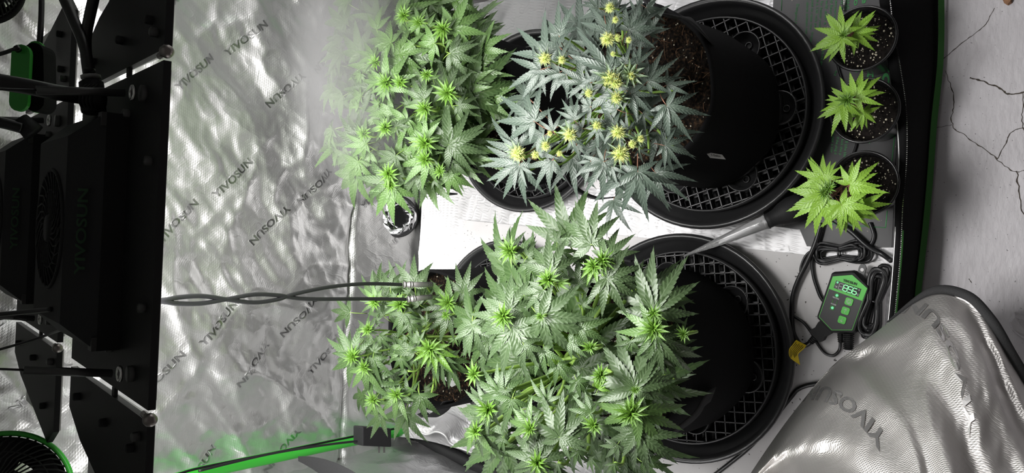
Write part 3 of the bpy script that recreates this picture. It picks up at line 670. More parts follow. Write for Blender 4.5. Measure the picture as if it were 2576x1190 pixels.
def leaf_mesh(name, n, mname, width=0.13, fold=0.35, droop=0.35, spread=1.0, teeth=9, petiole='stem_green', rise=0.1, jit=0.1, rnd=None, broad=1.0):
    rnd = rnd or random; b = MB(); uvs = []
    sets = {3: [(0, 1), (52, .82), (-52, .82)], 5: [(0, 1), (38, .92), (-38, .92), (82, .62), (-82, .62)],
            7: [(0, 1), (33, .95), (-33, .95), (68, .78), (-68, .78), (112, .45), (-112, .45)],
            9: [(0, 1), (28, .97), (-28, .97), (57, .86), (-57, .86), (92, .64), (-92, .64), (134, .34), (-134, .34)]}[n]
    for a, l in sets:
        L = l * (1 + rnd.uniform(-jit, jit) * 0.7)
        leaflet(b, uvs, math.radians(a * spread + rnd.uniform(-5, 5)), L, width * (0.65 + 0.35 * l) * broad, fold * rnd.uniform(0.6, 1.3), droop * rnd.uniform(0.5, 1.4), teeth if l > 0.5 else max(5, teeth - 3), rise, rnd.uniform(-0.09, 0.09))
    nv = len(b.v)
    b.tube([V((0, 0.02, 0.0)), V((0, -0.13, -0.10)), V((0, -0.28, -0.30)), V((0, -0.36, -0.52))], [0.010, 0.0125, 0.013, 0.014], 5, 1)
    uvs += [(0, 0)] * (len(b.v) - nv)
    me = bpy.data.meshes.new(name); me.from_pydata([tuple(p) for p in b.v], [], b.f)
    me.materials.append(MATS[mname]); me.materials.append(MATS[petiole])
    me.polygons.foreach_set('material_index', b.m); me.polygons.foreach_set('use_smooth', b.smooth)
    ul = me.uv_layers.new(name='UVMap')
    for lp in me.loops: ul.data[lp.index].uv = uvs[lp.vertex_index]
    me.update(); return me
rl = random.Random(3)
def family(tagname, mname, petiole='stem_green', width=0.13, fold=0.3, droop=0.35):
    d = {}
    d[7] = [leaf_mesh('leaf_' + tagname, 7, mname, width, fold, droop, 1.0, 10, petiole, rnd=rl) for _ in range(3)]
    d[9] = [leaf_mesh('leaf_' + tagname, 9, mname, width * 0.92, fold, droop, 1.0, 10, petiole, rnd=rl) for _ in range(2)]
    d[5] = [leaf_mesh('leaf_' + tagname, 5, mname, width, fold, droop, 0.95, 9, petiole, rnd=rl) for _ in range(3)]
    d[3] = [leaf_mesh('leaf_' + tagname, 3, mname, width * 1.05, fold, droop, 0.8, 7, petiole, rnd=rl) for _ in range(2)]
    return d
FAM = {'bright': family('bright', 'leaf_bright', width=0.105), 'pale': family('pale', 'leaf_pale', width=0.098), 'mid': family('mid', 'leaf_mid', width=0.098),
       'blue': family('blue', 'leaf_blue', 'stem_brown', 0.075, 0.3, 0.3), 'lime': family('lime', 'leaf_lime', 'stem_brown', 0.105, 0.2, 0.3)}
FAM['young'] = {5: [leaf_mesh('leaf_young', 5, 'leaf_young', 0.10, 0.75, 0.3, 0.72, 7, rnd=rl, rise=0.25) for _ in range(4)],
                7: [leaf_mesh('leaf_young', 7, 'leaf_young', 0.085, 0.7, 0.35, 0.8, 7, rnd=rl, rise=0.2) for _ in range(3)]}
FAM['sugar'] = {5: [leaf_mesh('leaf_sugar', 5, 'leaf_sugar', 0.085, 0.6, 0.3, 0.75, 6, 'stem_brown', rnd=rl, rise=0.2) for _ in range(3)],
                3: [leaf_mesh('leaf_sugar', 3, 'leaf_sugar', 0.08, 0.6, 0.25, 0.8, 6, 'stem_brown', rnd=rl, rise=0.2) for _ in range(3)]}
def bud_mesh(seedv):
    r_ = random.Random(seedv); b = MB()
    for k in range(26):
        d = V((r_.gauss(0, 1), r_.gauss(0, 1), abs(r_.gauss(0.5, 0.8)))).normalized(); b.ball(d * r_.uniform(0.25, 0.52), 0.20, 6, 0)
    for k in range(190):
        d = V((r_.gauss(0, 1), r_.gauss(0, 1), r_.gauss(0.6, 0.8))).normalized(); e = d.orthogonal().normalized()
        e = (e * math.cos(k) + d.cross(e) * math.sin(k)); L = r_.uniform(0.7, 1.02) if k % 6 else r_.uniform(1.0, 1.3)
        b.tube([d * 0.4, d * (0.4 + (L - 0.4) * 0.6) + e * 0.07, d * L + e * 0.24], [0.034, 0.026, 0.009], 4, 1, False)
    me = bpy.data.meshes.new('bud'); me.from_pydata([tuple(p) for p in b.v], [], b.f); me.materials.append(MATS['calyx']); me.materials.append(MATS['pistil'])
    me.polygons.foreach_set('material_index', b.m); me.polygons.foreach_set('use_smooth', b.smooth); me.update(); return me
BUDS = [bud_mesh(k) for k in range(3)]

class Plant:
    def __init__(s, root, base, dome_c, dome_r, fam, seedv):
        s.root = root; s.base = V(base); s.c = V(dome_c); s.r = V(dome_r); s.fam = fam; s.rnd = random.Random(seedv); s.nodes = []; s.n = 0
    def dome(s, x, y, lift=0.0):
        d = ray(x, y).normalized(); R_ = s.r * (1 + lift)
        o = V([(CAM[i] - s.c[i]) / R_[i] for i in range(3)]); e = V([d[i] / R_[i] for i in range(3)])
        A = e.dot(e); B = o.dot(e); Cc = o.dot(o) - 1; disc = B * B - A * Cc
        tt = (-B - math.sqrt(disc)) / A if disc > 0 else -B / A
        p = CAM + d * tt; nn = V([(p[i] - s.c[i]) / R_[i] ** 2 for i in range(3)]).normalized(); return p, nn
    def put(s, me, p, yaxis, nrm, size, name='leaf'):
        yaxis = yaxis.normalized(); nrm = (nrm - yaxis * nrm.dot(yaxis))
        nrm = nrm.normalized() if nrm.length > 1e-5 else yaxis.orthogonal(); xa = yaxis.cross(nrm)
        o = bpy.data.objects.new(name, me); COL.objects.link(o); o.parent = s.root
        mm = Matrix((xa * size, yaxis * size, nrm * size)).transposed().to_4x4(); mm.translation = p - V(s.root['_o']); o.matrix_local = mm; s.n += 1; return o
    def leaf(s, cx, cy, tx, ty, n=7, fam=None, lift=0.0, k=1.0):
        p, nn = s.dome(cx, cy, lift); vd = (p - CAM).normalized(); rn = s.rnd
        nrm = (nn * 0.42 + V((0, 0, 0.5)) - vd * 0.55 + V((rn.uniform(-.25, .25), rn.uniform(-.25, .25), 0))).normalized()
        dx, dy = tx - cx, ty - cy; pxl = math.hypot(dx, dy); d = (RI * dx - UP * dy) / pxl
        d2 = d - vd * (d.dot(nrm) / vd.dot(nrm)); L = pxl * depth(p) / F * min(d2.length, 1.35) * 1.0 * k
        me = rn.choice(FAM[fam or s.fam][n]); s.nodes.append(p); return s.put(me, p, d2, nrm, L)
    def shoot(s, cx, cy, size, fam='young', cnt=7, lift=0.06):
        p, nn = s.dome(cx, cy, lift); rn = s.rnd; vd = (p - CAM).normalized(); ax = (nn * 0.4 + V((0, 0, 0.7)) - vd * 0.4).normalized()
        e = ax.orthogonal().normalized(); f_ = ax.cross(e); S = size * depth(p) / F; a0 = rn.uniform(0, 6)
        for k in range(cnt):
            a = a0 + k * 2.4; el = math.radians(15 + 55 * (k / cnt)); rad = e * math.cos(a) + f_ * math.sin(a)
            y = rad * math.cos(el) + ax * math.sin(el); nr = ax * math.cos(el) - rad * math.sin(el)
            s.put(rn.choice(FAM[fam][rn.choice(list(FAM[fam]))]), p + ax * 0.004 * k * S * 8, y, nr, S * (1.0 - 0.6 * k / cnt) * rn.uniform(0.85, 1.1))
        s.nodes.append(p)
    def filler(s, cnt, lo, hi, fam, smin, smax, zmin=-0.5, zmax=0.75, xmin=-9):
        rn = s.rnd
        for k in range(cnt):
            a = rn.uniform(0, 2 * math.pi); q = rn.uniform(zmin, zmax); rr_ = math.sqrt(1 - q * q) * rn.uniform(lo, hi)
            p = s.c + V((s.r.x * rr_ * math.cos(a), s.r.y * rr_ * math.sin(a), s.r.z * q * rn.uniform(lo, hi)))
            if p.x < xmin: continue
            out = V((math.cos(a + rn.uniform(-.7, .7)), math.sin(a + rn.uniform(-.7, .7)), rn.uniform(-0.35, 0.35)))
            s.put(rn.choice(FAM[fam][rn.choice([5, 7, 7])]), p, out, V((rn.uniform(-.4, .4), rn.uniform(-.5, .1), 1)), rn.uniform(smin, smax))
    def buds(s, lst):
        for (x, y, r_) in lst:
            p, nn = s.dome(x, y, 0.10); S = r_ * depth(p) / F; ax = (nn * 0.3 + V((0, 0, 1))).normalized()
            o = s.put(s.rnd.choice(BUDS), p, ax.orthogonal(), ax, S * 1.05, 'flower_bud'); s.nodes.append(p)
    def stems(s, mname='stem_green', r=0.006, every=1):
        top = s.c + V((0, 0, s.r.z * 0.2)); main = spline([s.base, s.base.lerp(top, 0.5) + V((0.01, 0.005, 0)), top], 6)
        MB().tube(main, [r * (1 - 0.5 * i / len(main)) for i in range(len(main))], 8).build('stem', mname, s.root)
        for i, p in enumerate(s.nodes[::every]):
            f_ = 0.25 + 0.6 * ((i * 0.37) % 1.0); q = main[int(f_ * (len(main) - 1))]
            e = p - V((0, 0, 0.028)); m1 = q.lerp(e, 0.55) - V((0, 0, 0.012))
            MB().tube(spline([q, m1, e, p - V((0, 0, 0.004))], 4), [r * 0.42] * 8 + [r * 0.32] * 5, 6).build('branch', mname, s.root)
def zl(x0, y0, lst):
    """readings taken from an enlarged crop whose corner is x0, y0"""
    out = []
    for q in lst:
        k = 2.976; out.append((x0 + q[0] / k, y0 + q[1] / k, x0 + q[2] / k, y0 + q[3] / k) + tuple(q[4:]))
    return out
def zs(x0, y0, lst): return [(x0 + q[0] / 2.976, y0 + q[1] / 2.976, q[2] / 2.976) + tuple(q[3:]) for q in lst]

def fabric_pot(root, cx, cy, z0, rb, rt, h, seedv, handles, soil_drop=0.03, lean=(0, 0)):
    wob = lambda a, z: 0.022 * math.sin(a * 3 + seedv) * (z / h) + 0.012 * math.sin(a * 7 + seedv * 2) + 0.01 * math.sin(a * 2 + z * 30)
    prof = [(0.0, 0.001), (rb * 0.97, 0.0), (rb, 0.008), (rb * 1.01, h * 0.3), ((rb + rt) / 2, h * 0.65), (rt, h * 0.96), (rt, h), (rt - 0.004, h + 0.001), (rt - 0.006, h - 0.004), (rt - 0.006, h - soil_drop - 0.015)]
    b = MB(); b.lathe((cx, cy, z0), prof, 64, wob=wob)
    for p in b.v:
        t_ = (p.z - z0) / h; p.x += lean[0] * t_; p.y += lean[1] * t_
    pot = b.build('pot', 'black_fabric', root)
    zc = z0 + h - soil_drop; sx, sy = cx + lean[0] * 0.9, cy + lean[1] * 0.9
    def sf(i, j):
        a = j * 2 * math.pi; r_ = i * (rt - 0.004) * (1 + wob(a, h) * min(1, i)); x = sx + r_ * math.cos(a); y = sy + r_ * math.sin(a)
        return V((x, y, zc + 0.010 * fbm(x, y, seedv, 14) + 0.006 * fbm(x, y, seedv, 50) + 0.004 * noise.noise(V((x * 190, y * 190, 1))) - 0.012 * i * i))
    so = MB().grid(sf, 36, 120).build('soil', 'soil', root)
    r_ = random.Random(seedv); b = MB()
    for k in range(110):
        a = r_.uniform(0, 6.283); q = math.sqrt(r_.random()) * (rt - 0.012); x = sx + q * math.cos(a); y = sy + q * math.sin(a)
        p = sf(q / (rt - 0.004), a / 6.283); b.ball(p + V((0, 0, 0.0012)), r_.uniform(0.0008, 0.0021), 5, 0, (1, r_.uniform(.7, 1.2), r_.uniform(.7, 1)))
    o = b.build('perlite', 'perlite', so); o['kind'] = 'stuff'
    b = MB()
    for k in range(70):
        a = r_.uniform(0, 6.283); q = math.sqrt(r_.random()) * (rt - 0.015); p = sf(q / (rt - 0.004), a / 6.283) + V((0, 0, 0.001)); e = r_.uniform(0, 6.28); L = r_.uniform(0.006, 0.022)
        d = V((math.cos(e), math.sin(e), r_.uniform(-.1, .25))); b.tube([p, p + d * L * 0.5 + V((0, 0, 0.002)), p + d * L], 0.0005, 4)
    o = b.build('root_fibres', 'dead_leaf', so); o['kind'] = 'stuff'
    for pts in handles:
        c_ = spline([atz(*q) for q in pts], 8); b = MB(); nn = len(c_); wv = 0.0125
        def hf(i, j):
            k = round(i * (nn - 1)); d = (c_[min(k + 1, nn - 1)] - c_[max(k - 1, 0)]).normalized(); s_ = d.cross(V((cx, cy, c_[k].z)) - c_[k]).normalized()
            return c_[k] + s_ * (j - 0.5) * 2 * wv
        b.grid(hf, nn - 1, 3); h_ = b.build('handle', 'black_webbing', pot)
        sol = h_.modifiers.new('thick', 'SOLIDIFY'); sol.thickness = 0.0022
    return pot, so, zc

# ---- front right: flowering plant
B_ = thing('potted_plant', 'blue-green flowering plant with yellow buds in fabric pot, front right', 'potted plant', (0.235, 0.575, 0.042), 'four big potted plants')
potB, soilB, zc = fabric_pot(B_, 0.235, 0.567, 0.042, 0.134, 0.130, 0.245, 1.3,
    [[(1610, -30, 0.31), (1660, 30, 0.335), (1730, 45, 0.33), (1765, 75, 0.30), (1792, 108, 0.24)], [(1430, 395, 0.30), (1425, 440, 0.30), (1450, 478, 0.285), (1500, 500, 0.27), (1545, 498, 0.262)]], 0.028, (0.0, 0.012))
lt = [atz(1774, 382, 0.222), atz(1816, 389, 0.200), atz(1825, 401, 0.200), atz(1786, 397, 0.222)]
lb_ = MB().prism([p - V((0, 0, 0.0015)) for p in lt], lt).build('size_label', 'white_tag', potB); lb_['label'] = 'small white size label'
lettering('5 Gallon', (lt[0] + lt[1] + lt[2] + lt[3]) / 4, lt[1] - lt[0], lt[0] - lt[3], 0.006, 'black_print', potB, fit=0.016, bold=0.01, lift=0.0006)
pb = Plant(B_, (0.235, 0.575, zc), (0.205, 0.585, 0.37), (0.23, 0.215, 0.14), 'blue', 11)
for q in zl(1250, 0, [(465, 270, 430, -10, 5), (375, 430, 150, 140, 5), (330, 520, 40, 640, 5), (470, 540, 250, 695, 5), (840, 525, 615, 190, 5), (840, 525, 475, 380, 5), (830, 240, 690, 0, 5), (985, 230, 1235, 35, 7), (650, 620, 450, 450, 5),
    (280, 910, 10, 670, 7), (150, 1120, -70, 850, 5), (160, 1120, 100, 880, 3), (1130, 610, 1370, 450, 7), (1270, 790, 1470, 1050, 7), (1255, 1090, 1490, 1160, 7), (1255, 1085, 1340, 945, 3), (1270, 640, 1480, 590, 5, None, -0.1), (1120, 60, 1250, 170, 5, None, -0.1),
    (1020, 650, 1020, 905, 5), (870, 690, 585, 895, 3), (580, 900, 500, 720, 5), (880, 940, 650, 845, 5), (560, 1040, 615, 1180, 3), (1050, 480, 1105, 290, 5), (760, 60, 600, 35, 5, None, -0.1), (740, 350, 600, 170, 5), (700, 620, 500, 690, 5),
    (1000, 700, 1180, 850, 5), (960, 480, 900, 300, 5), (700, 800, 450, 795, 5, None, -0.05), (640, 960, 470, 900, 5, None, -0.05), (900, 820, 700, 700, 5), (480, 430, 560, 260, 3), (520, 560, 380, 740, 3), (1090, 850, 1190, 950, 5, None, -0.1), (600, 1090, 680, 1190, 5, None, -0.1),
    (420, 980, 360, 800, 3), (750, 960, 740, 1130, 5), (1060, 1120, 1160, 1190, 5), (300, 1140, 480, 1040, 3), (880, 120, 1010, 10, 5), (900, 60, 880, -60, 5), (800, 540, 640, 560, 5), (960, 620, 1090, 560, 3), (700, 480, 480, 460, 5, None, -0.04), (980, 980, 880, 860, 5)]): pb.leaf(*q)
for q in zl(1250, 400, [(170, 40, 0, 350, 7), (150, 30, -150, 70, 5), (180, 60, 230, 220, 3), (400, 20, 230, 220, 5, None, -0.05), (420, 10, 410, 160, 3), (800, 40, 800, 340, 7), (800, 20, 605, 90, 5), (1055, 90, 1085, 490, 7), (930, 50, 950, 220, 5, None, -0.1), (860, 60, 915, 215, 3), (700, 20, 660, 215, 5, None, -0.03)]): pb.leaf(*q)
for q in zs(1250, 0, [(850, 60, 75), (830, 300, 100), (870, 600, 190), (365, 440, 120), (555, 1000, 130), (910, 990, 130), (930, 1150, 150), (160, 1140, 130), (370, 1090, 90), (750, 940, 110), (1000, 560, 150), (900, 740, 130), (690, 700, 90), (490, 450, 80), (1060, 1040, 110)]): pb.shoot(*q, 'sugar', 8, 0.05)
pb.filler(26, 0.2, 0.65, 'blue', 0.05, 0.085, -0.35)
pb.buds(zs(1250, 0, [(365, 440, 48), (490, 450, 32), (850, 60, 40), (890, 150, 28), (830, 295, 54), (905, 285, 30), (870, 405, 22), (850, 590, 62), (895, 620, 56), (690, 700, 33), (900, 735, 46), (1010, 570, 32), (550, 1010, 52), (910, 990, 54), (750, 940, 34), (370, 1095, 38), (160, 1150, 60), (930, 1150, 66), (1015, 1080, 34), (1080, 1040, 30), (290, 1160, 32), (400, 1000, 24), (470, 1150, 24), (990, 300, 26)]))
pb.stems('stem_green', 0.0045, 2)

# ---- front left: big pale plant
D_ = thing('potted_plant', 'largest pale green leafy plant in black fabric pot, front left', 'potted plant', (-0.187, 0.598, 0.042), 'four big potted plants')
potD, soilD, zc = fabric_pot(D_, -0.187, 0.598, 0.042, 0.140, 0.131, 0.245, 4.1,
    [[(1795, 992, 0.20), (1775, 1008, 0.245), (1755, 1040, 0.262), (1715, 1075, 0.285), (1665, 1105, 0.30), (1625, 1125, 0.30)], [(1500, 660, 0.29), (1540, 650, 0.30), (1590, 655, 0.29)]], 0.03, (0.0, 0.008))
pd = Plant(D_, (-0.187, 0.60, zc), (-0.185, 0.635, 0.375), (0.27, 0.255, 0.155), 'pale', 21)
for q in zl(1250, 400, [(705, 630, 555, 290, 7), (705, 640, 400, 610, 3), (815, 735, 1035, 540, 7), (730, 790, 690, 960, 5, 'young'), (100, 715, 75, 480, 5), (100, 720, -60, 560, 5), (400, 850, 360, 520, 7), (345, 980, 180, 1150, 5), (335, 1180, 740, 1360, 9), (820, 895, 960, 1185, 7), (820, 890, 1110, 800, 5),
    (1170, 1140, 1165, 645, 9), (1180, 1140, 1450, 1050, 5), (610, 930, 590, 700, 7, None, -0.12), (1340, 1010, 1480, 1100, 7, 'mid', -0.12), (90, 1130, 95, 830, 7), (40, 1190, -245, 1160, 7), (230, 730, 360, 640, 5), (460, 930, 560, 945, 5, 'young'), (450, 620, 480, 500, 5, None, -0.1), (560, 1000, 660, 990, 5, 'mid', -0.1), (640, 1090, 720, 1000, 7, 'mid', -0.1),
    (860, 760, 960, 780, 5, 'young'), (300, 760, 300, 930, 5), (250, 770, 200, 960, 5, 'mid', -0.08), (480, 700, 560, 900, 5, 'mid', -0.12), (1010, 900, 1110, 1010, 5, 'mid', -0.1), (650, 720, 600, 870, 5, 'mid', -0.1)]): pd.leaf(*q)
for q in zl(1250, 790, [(115, 95, 200, 495, 9), (60, 60, -90, 200, 7), (1190, 190, 1410, 425, 7), (1180, 120, 850, 150, 7, 'bright'), (1180, 160, 1010, 330, 5, 'mid'), (1030, 560, 885, 70, 9), (1030, 560, 1360, 460, 5), (1050, 730, 1405, 875, 7, 'bright'), (1020, 720, 665, 685, 7, 'bright'), (1040, 880, 1000, 1210, 9), (1050, 880, 1340, 1150, 5), (465, 925, 470, 530, 7), (465, 925, 715, 755, 3), (470, 930, 665, 1020, 3),
    (250, 840, 30, 800, 5, 'bright'), (240, 830, 125, 620, 5, 'bright'), (300, 1080, 90, 860, 7), (310, 1090, 25, 1035, 5), (320, 1090, 585, 1020, 5), (320, 1120, 220, 1260, 7), (365, 650, 225, 500, 5, 'mid', -0.12), (365, 650, 470, 520, 5, 'mid', -0.12), (700, 740, 505, 690, 7, 'mid', -0.06), (730, 820, 645, 940, 7, 'bright', -0.1), (640, 580, 500, 430, 5, 'mid', -0.14), (1220, 210, 1480, 300, 7, 'mid', -0.06), (1375, 150, 1490, 70, 7, 'bright', -0.05),
    (1260, 250, 1480, 480, 7, 'mid', -0.1), (1270, 520, 1470, 610, 5, 'mid', -0.2), (1220, 590, 1290, 730, 5, 'mid', -0.22), (600, 1030, 640, 1180, 7, 'mid', -0.1), (1090, 1110, 1320, 1170, 5, 'mid', -0.15), (620, 110, 880, 40, 5, 'mid', -0.08), (540, 210, 740, 240, 5, 'mid', -0.1), (340, 270, 360, 520, 7, 'mid', -0.08), (450, 380, 550, 560, 5, 'mid', -0.12), (780, 460, 690, 440, 5, 'bright', -0.08), (600, 500, 700, 640, 7, 'mid', -0.12),
    (60, 570, 20, 700, 7), (30, 640, 150, 700, 3), (840, 600, 700, 590, 5, 'mid', -0.1), (900, 980, 800, 1110, 5), (760, 560, 850, 430, 5, 'young', -0.05), (1000, 200, 900, 330, 5, 'mid', -0.05), (200, 230, 330, 410, 5), (1210, 320, 1270, 460, 5, 'mid', -0.05), (450, 1120, 420, 1250, 5), (700, 1080, 720, 1200, 7, 'mid', -0.12), (870, 1120, 880, 1250, 5, 'mid', -0.1)]): pd.leaf(*q)
for q in zl(840, 790, [(1030, 80, 1010, 360, 7), (1040, 90, 1140, 380, 5), (1165, 710, 950, 575, 7), (1165, 715, 885, 725, 5), (1165, 720, 1015, 890, 5), (1240, 600, 1330, 375, 7, 'mid'), (1240, 600, 990, 485, 5, 'mid'), (1230, 690, 1385, 705, 3), (1225, 680, 1390, 555, 5), (1070, 870, 1080, 1135, 5, 'bright'), (1080, 880, 1235, 1035, 5), (1060, 880, 1000, 1020, 3, 'bright'), (1480, 830, 1245, 800, 7), (1330, 640, 1280, 900, 5, 'mid'), (1080, 470, 1160, 520, 5, 'bright'), (1200, 1000, 1330, 1100, 7, 'mid', -0.1), (1260, 930, 1200, 1060, 5, 'mid', -0.1)]): pd.leaf(*q)
for q in zs(1250, 400, [(110, 690, 150), (800, 760, 140), (730, 800, 120), (390, 905, 130), (60, 1180, 150), (1180, 1160, 110), (330, 1180, 60)]): pd.shoot(*q)
for q in zs(1250, 790, [(1180, 110, 160), (1010, 740, 180), (310, 1110, 140), (255, 860, 110), (780, 460, 110), (700, 250, 90), (730, 830, 110), (1400, 150, 80), (1040, 570, 60)]): pd.shoot(*q)
for q in zs(840, 790, [(1165, 710, 150), (1070, 880, 110), (1060, 450, 110)]): pd.shoot(*q)
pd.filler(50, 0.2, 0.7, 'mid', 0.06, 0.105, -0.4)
pd.stems('stem_green', 0.007, 2)

# ---- back right: bright green bushy plant
A_ = thing('potted_plant', 'bright green bushy plant in fabric pot, back right in the mist', 'potted plant', (0.243, 0.950, 0.042), 'four big potted plants')
potA, soilA, zc = fabric_pot(A_, 0.243, 0.950, 0.042, 0.134, 0.130, 0.245, 2.2,
    [[(1170, 20, 0.26), (1185, 55, 0.30), (1205, 65, 0.31), (1222, 95, 0.29), (1232, 118, 0.26)], [(1105, 455, 0.27), (1098, 475, 0.25), (1110, 490, 0.24), (1140, 488, 0.24)]], 0.03)
pa = Plant(A_, (0.243, 0.935, zc), (0.255, 0.97, 0.385), (0.25, 0.19, 0.15), 'bright', 31)
for q in zl(840, 0, [(858, 1085, 1160, 930, 7, 'pale'), (858, 1085, 835, 750, 5, 'pale'), (860, 1090, 1160, 1170, 5, 'pale'), (745, 325, 520, 345, 7), (1015, 715, 1345, 370, 7, 'mid', -0.15), (1015, 715, 1420, 640, 5, 'mid', -0.15), (1015, 720, 1250, 790, 5, 'mid', -0.15), (885, 220, 1150, 50, 5), (870, 400, 1095, 480, 5, 'pale'), (870, 395, 1080, 310, 3, 'pale'), (840, 690, 775, 385, 7, 'pale'), (665, 740, 545, 560, 5, 'pale'), (400, 640, 525, 385, 5), (400, 640, 240, 610, 7), (390, 660, 345, 775, 5),
    (300, 430, 150, 380, 7), (320, 220, 320, 30, 3), (530, 140, 525, 5, 5), (520, 150, 445, 130, 5), (640, 170, 610, 30, 5), (640, 180, 475, 180, 5), (395, 950, 350, 855, 5), (395, 950, 240, 870, 5), (465, 950, 515, 770, 5, 'pale'), (470, 960, 525, 1000, 3, 'pale'), (235, 1080, 70, 1105, 7), (235, 1070, 115, 880, 5), (690, 1050, 550, 1000, 5), (690, 1060, 515, 1160, 5), (690, 1040, 690, 850, 5), (680, 800, 540, 690, 5), (690, 810, 600, 880, 5), (930, 790, 1110, 800, 7, 'pale', -0.05), (200, 560, 150, 650, 7), (200, 720, 100, 700, 7), (180, 800, 110, 760, 5),
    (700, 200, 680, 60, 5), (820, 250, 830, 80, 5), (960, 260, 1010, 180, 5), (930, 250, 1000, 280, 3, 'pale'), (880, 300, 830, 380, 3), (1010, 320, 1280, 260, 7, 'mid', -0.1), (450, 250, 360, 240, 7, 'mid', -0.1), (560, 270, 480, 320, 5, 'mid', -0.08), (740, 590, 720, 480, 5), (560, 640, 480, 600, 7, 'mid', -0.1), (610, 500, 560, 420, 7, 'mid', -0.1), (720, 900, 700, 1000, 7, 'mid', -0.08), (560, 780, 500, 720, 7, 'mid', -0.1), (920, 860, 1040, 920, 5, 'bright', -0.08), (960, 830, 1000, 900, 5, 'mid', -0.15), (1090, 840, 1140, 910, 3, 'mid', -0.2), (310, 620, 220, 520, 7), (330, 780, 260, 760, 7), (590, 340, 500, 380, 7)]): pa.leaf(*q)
for q in zl(840, 400, [(425, 205, 445, 495, 7), (420, 200, 320, 350, 5), (400, 160, 130, 165, 3, 'mid'), (410, 180, 240, 290, 3, 'mid'), (700, 0, 520, 190, 7), (860, 110, 960, 300, 7), (605, 165, 650, 310, 5, 'mid', -0.1), (180, 20, 85, 225, 7), (650, 140, 665, 230, 3, 'pale'), (750, 160, 790, 240, 3, 'pale'), (860, 0, 905, 100, 5, 'pale'), (880, 20, 1030, 150, 5, 'pale'), (560, 60, 520, 130, 7, 'mid', -0.08), (300, 60, 200, 100, 7, 'mid', -0.08), (480, 120, 540, 190, 5, 'mid'), (760, 80, 700, 160, 7, 'mid', -0.1)]): pa.leaf(*q)
for q in zs(840, 0, [(820, 220, 130), (860, 700, 140), (400, 620, 120), (530, 120, 100), (640, 170, 90), (390, 960, 100), (690, 1070, 140), (685, 810, 110), (320, 470, 90), (500, 620, 90), (230, 1000, 90), (700, 560, 90)]): pa.shoot(*q)
for q in zs(840, 400, [(415, 110, 120), (690, 0, 120), (430, 195, 90), (800, 90, 80)]): pa.shoot(*q)
pa.filler(115, 0.25, 0.8, 'bright', 0.055, 0.09, -0.5, 0.6, 0.08); pa.filler(75, 0.7, 0.95, 'bright', 0.045, 0.07, -0.2, 0.5, 0.13)
rq = random.Random(77)
for k in range(46):
    x, y = rq.uniform(895, 1060), rq.uniform(10, 455); a = rq.uniform(2.0, 4.6) if x < 990 else rq.uniform(0, 6.28); q = rq.uniform(62, 95)
    pa.leaf(x, y, x + q * math.cos(a), y + q * math.sin(a), rq.choice((5, 7, 7)), rq.choice(('bright', 'bright', 'pale')), rq.uniform(-0.2, -0.02))
pa.stems('stem_green', 0.005, 3)

# ---- back left: sparse plant
C_ = thing('potted_plant', 'sparse plant with open branches and white tag, back left', 'potted plant', (-0.20, 0.982, 0.042), 'four big potted plants')
potC, soilC, zc = fabric_pot(C_, -0.20, 0.982, 0.042, 0.134, 0.130, 0.245, 6.0, [[(1010, 780, 0.26), (1000, 740, 0.28), (1008, 700, 0.28), (1040, 690, 0.28)], [(1130, 1010, 0.26), (1110, 1035, 0.24), (1080, 1050, 0.22), (1060, 1040, 0.22)]], 0.03)
pcn = Plant(C_, (-0.20, 0.955, zc), (-0.20, 0.99, 0.375), (0.215, 0.16, 0.14), 'mid', 41)
for q in zl(840, 400, [(605, 960, 597, 690, 5, 'pale'), (420, 960, 435, 785, 5, 'pale'), (320, 1060, 195, 960, 5, 'bright'), (320, 1070, 185, 1140, 5), (500, 1090, 360, 1080, 5, 'bright'), (500, 1090, 440, 1170, 5), (860, 1090, 705, 885, 5, 'bright'), (860, 1095, 630, 1140, 7, 'pale'), (965, 1005, 1020, 760, 7, 'pale', 0.1), (965, 1010, 1095, 1085, 5, 'pale', 0.1), (960, 1000, 875, 950, 3, 'pale', 0.1), (640, 1090, 560, 1000, 5, 'pale'), (700, 1060, 800, 1000, 5, 'pale'), (560, 1000, 500, 960, 5), (460, 1030, 400, 1000, 5)]): pcn.leaf(*q)
for q in zl(840, 790, [(150, 310, 10, 50, 5), (150, 320, 70, 580, 5), (150, 320, 5, 350, 5, 'bright'), (230, 410, 235, 640, 5, 'bright'), (230, 405, 130, 340, 5, 'bright'), (260, 130, 165, 25, 5), (260, 140, 300, 20, 5), (310, 650, 300, 840, 5, 'bright'), (310, 650, 205, 700, 3, 'bright'), (480, 610, 440, 830, 5, 'bright'), (480, 610, 360, 565, 5), (485, 610, 520, 760, 3), (730, 260, 575, 350, 5, 'young'), (730, 260, 680, 370, 5, 'young'), (740, 260, 900, 430, 5, 'young'), (760, 300, 755, 535, 7), (770, 310, 850, 540, 5), (850, 5, 785, 210, 7, 'pale'), (850, 5, 660, 140, 5, 'pale'), (640, 610, 690, 850, 5), (640, 600, 725, 690, 3), (680, 570, 780, 550, 5, None, -0.2), (580, 560, 545, 640, 5, 'bright', -0.1), (520, 0, 485, 190, 5), (540, 170, 495, 225, 5, None, -0.1), (870, 370, 970, 580, 5), (860, 350, 1020, 460, 5), (340, 160, 420, 285, 5, None, -0.1), (310, 60, 380, 10, 5, None, -0.1), (560, 260, 620, 210, 5), (500, 330, 510, 470, 5, None, -0.1), (540, 430, 480, 470, 5, None, -0.1), (600, 330, 560, 430, 5, None, -0.12), (290, 330, 330, 540, 5, None, -0.05), (640, 200, 560, 110, 7), (300, 280, 340, 200, 5), (690, 60, 600, 20, 7), (900, 180, 890, 260, 5, 'bright'), (560, 60, 640, 180, 7)]): pcn.leaf(*q)
for q in zs(840, 790, [(150, 320, 110), (260, 120, 90), (300, 640, 90), (475, 600, 100), (720, 260, 120), (230, 400, 90), (840, 10, 60)]): pcn.shoot(*q)
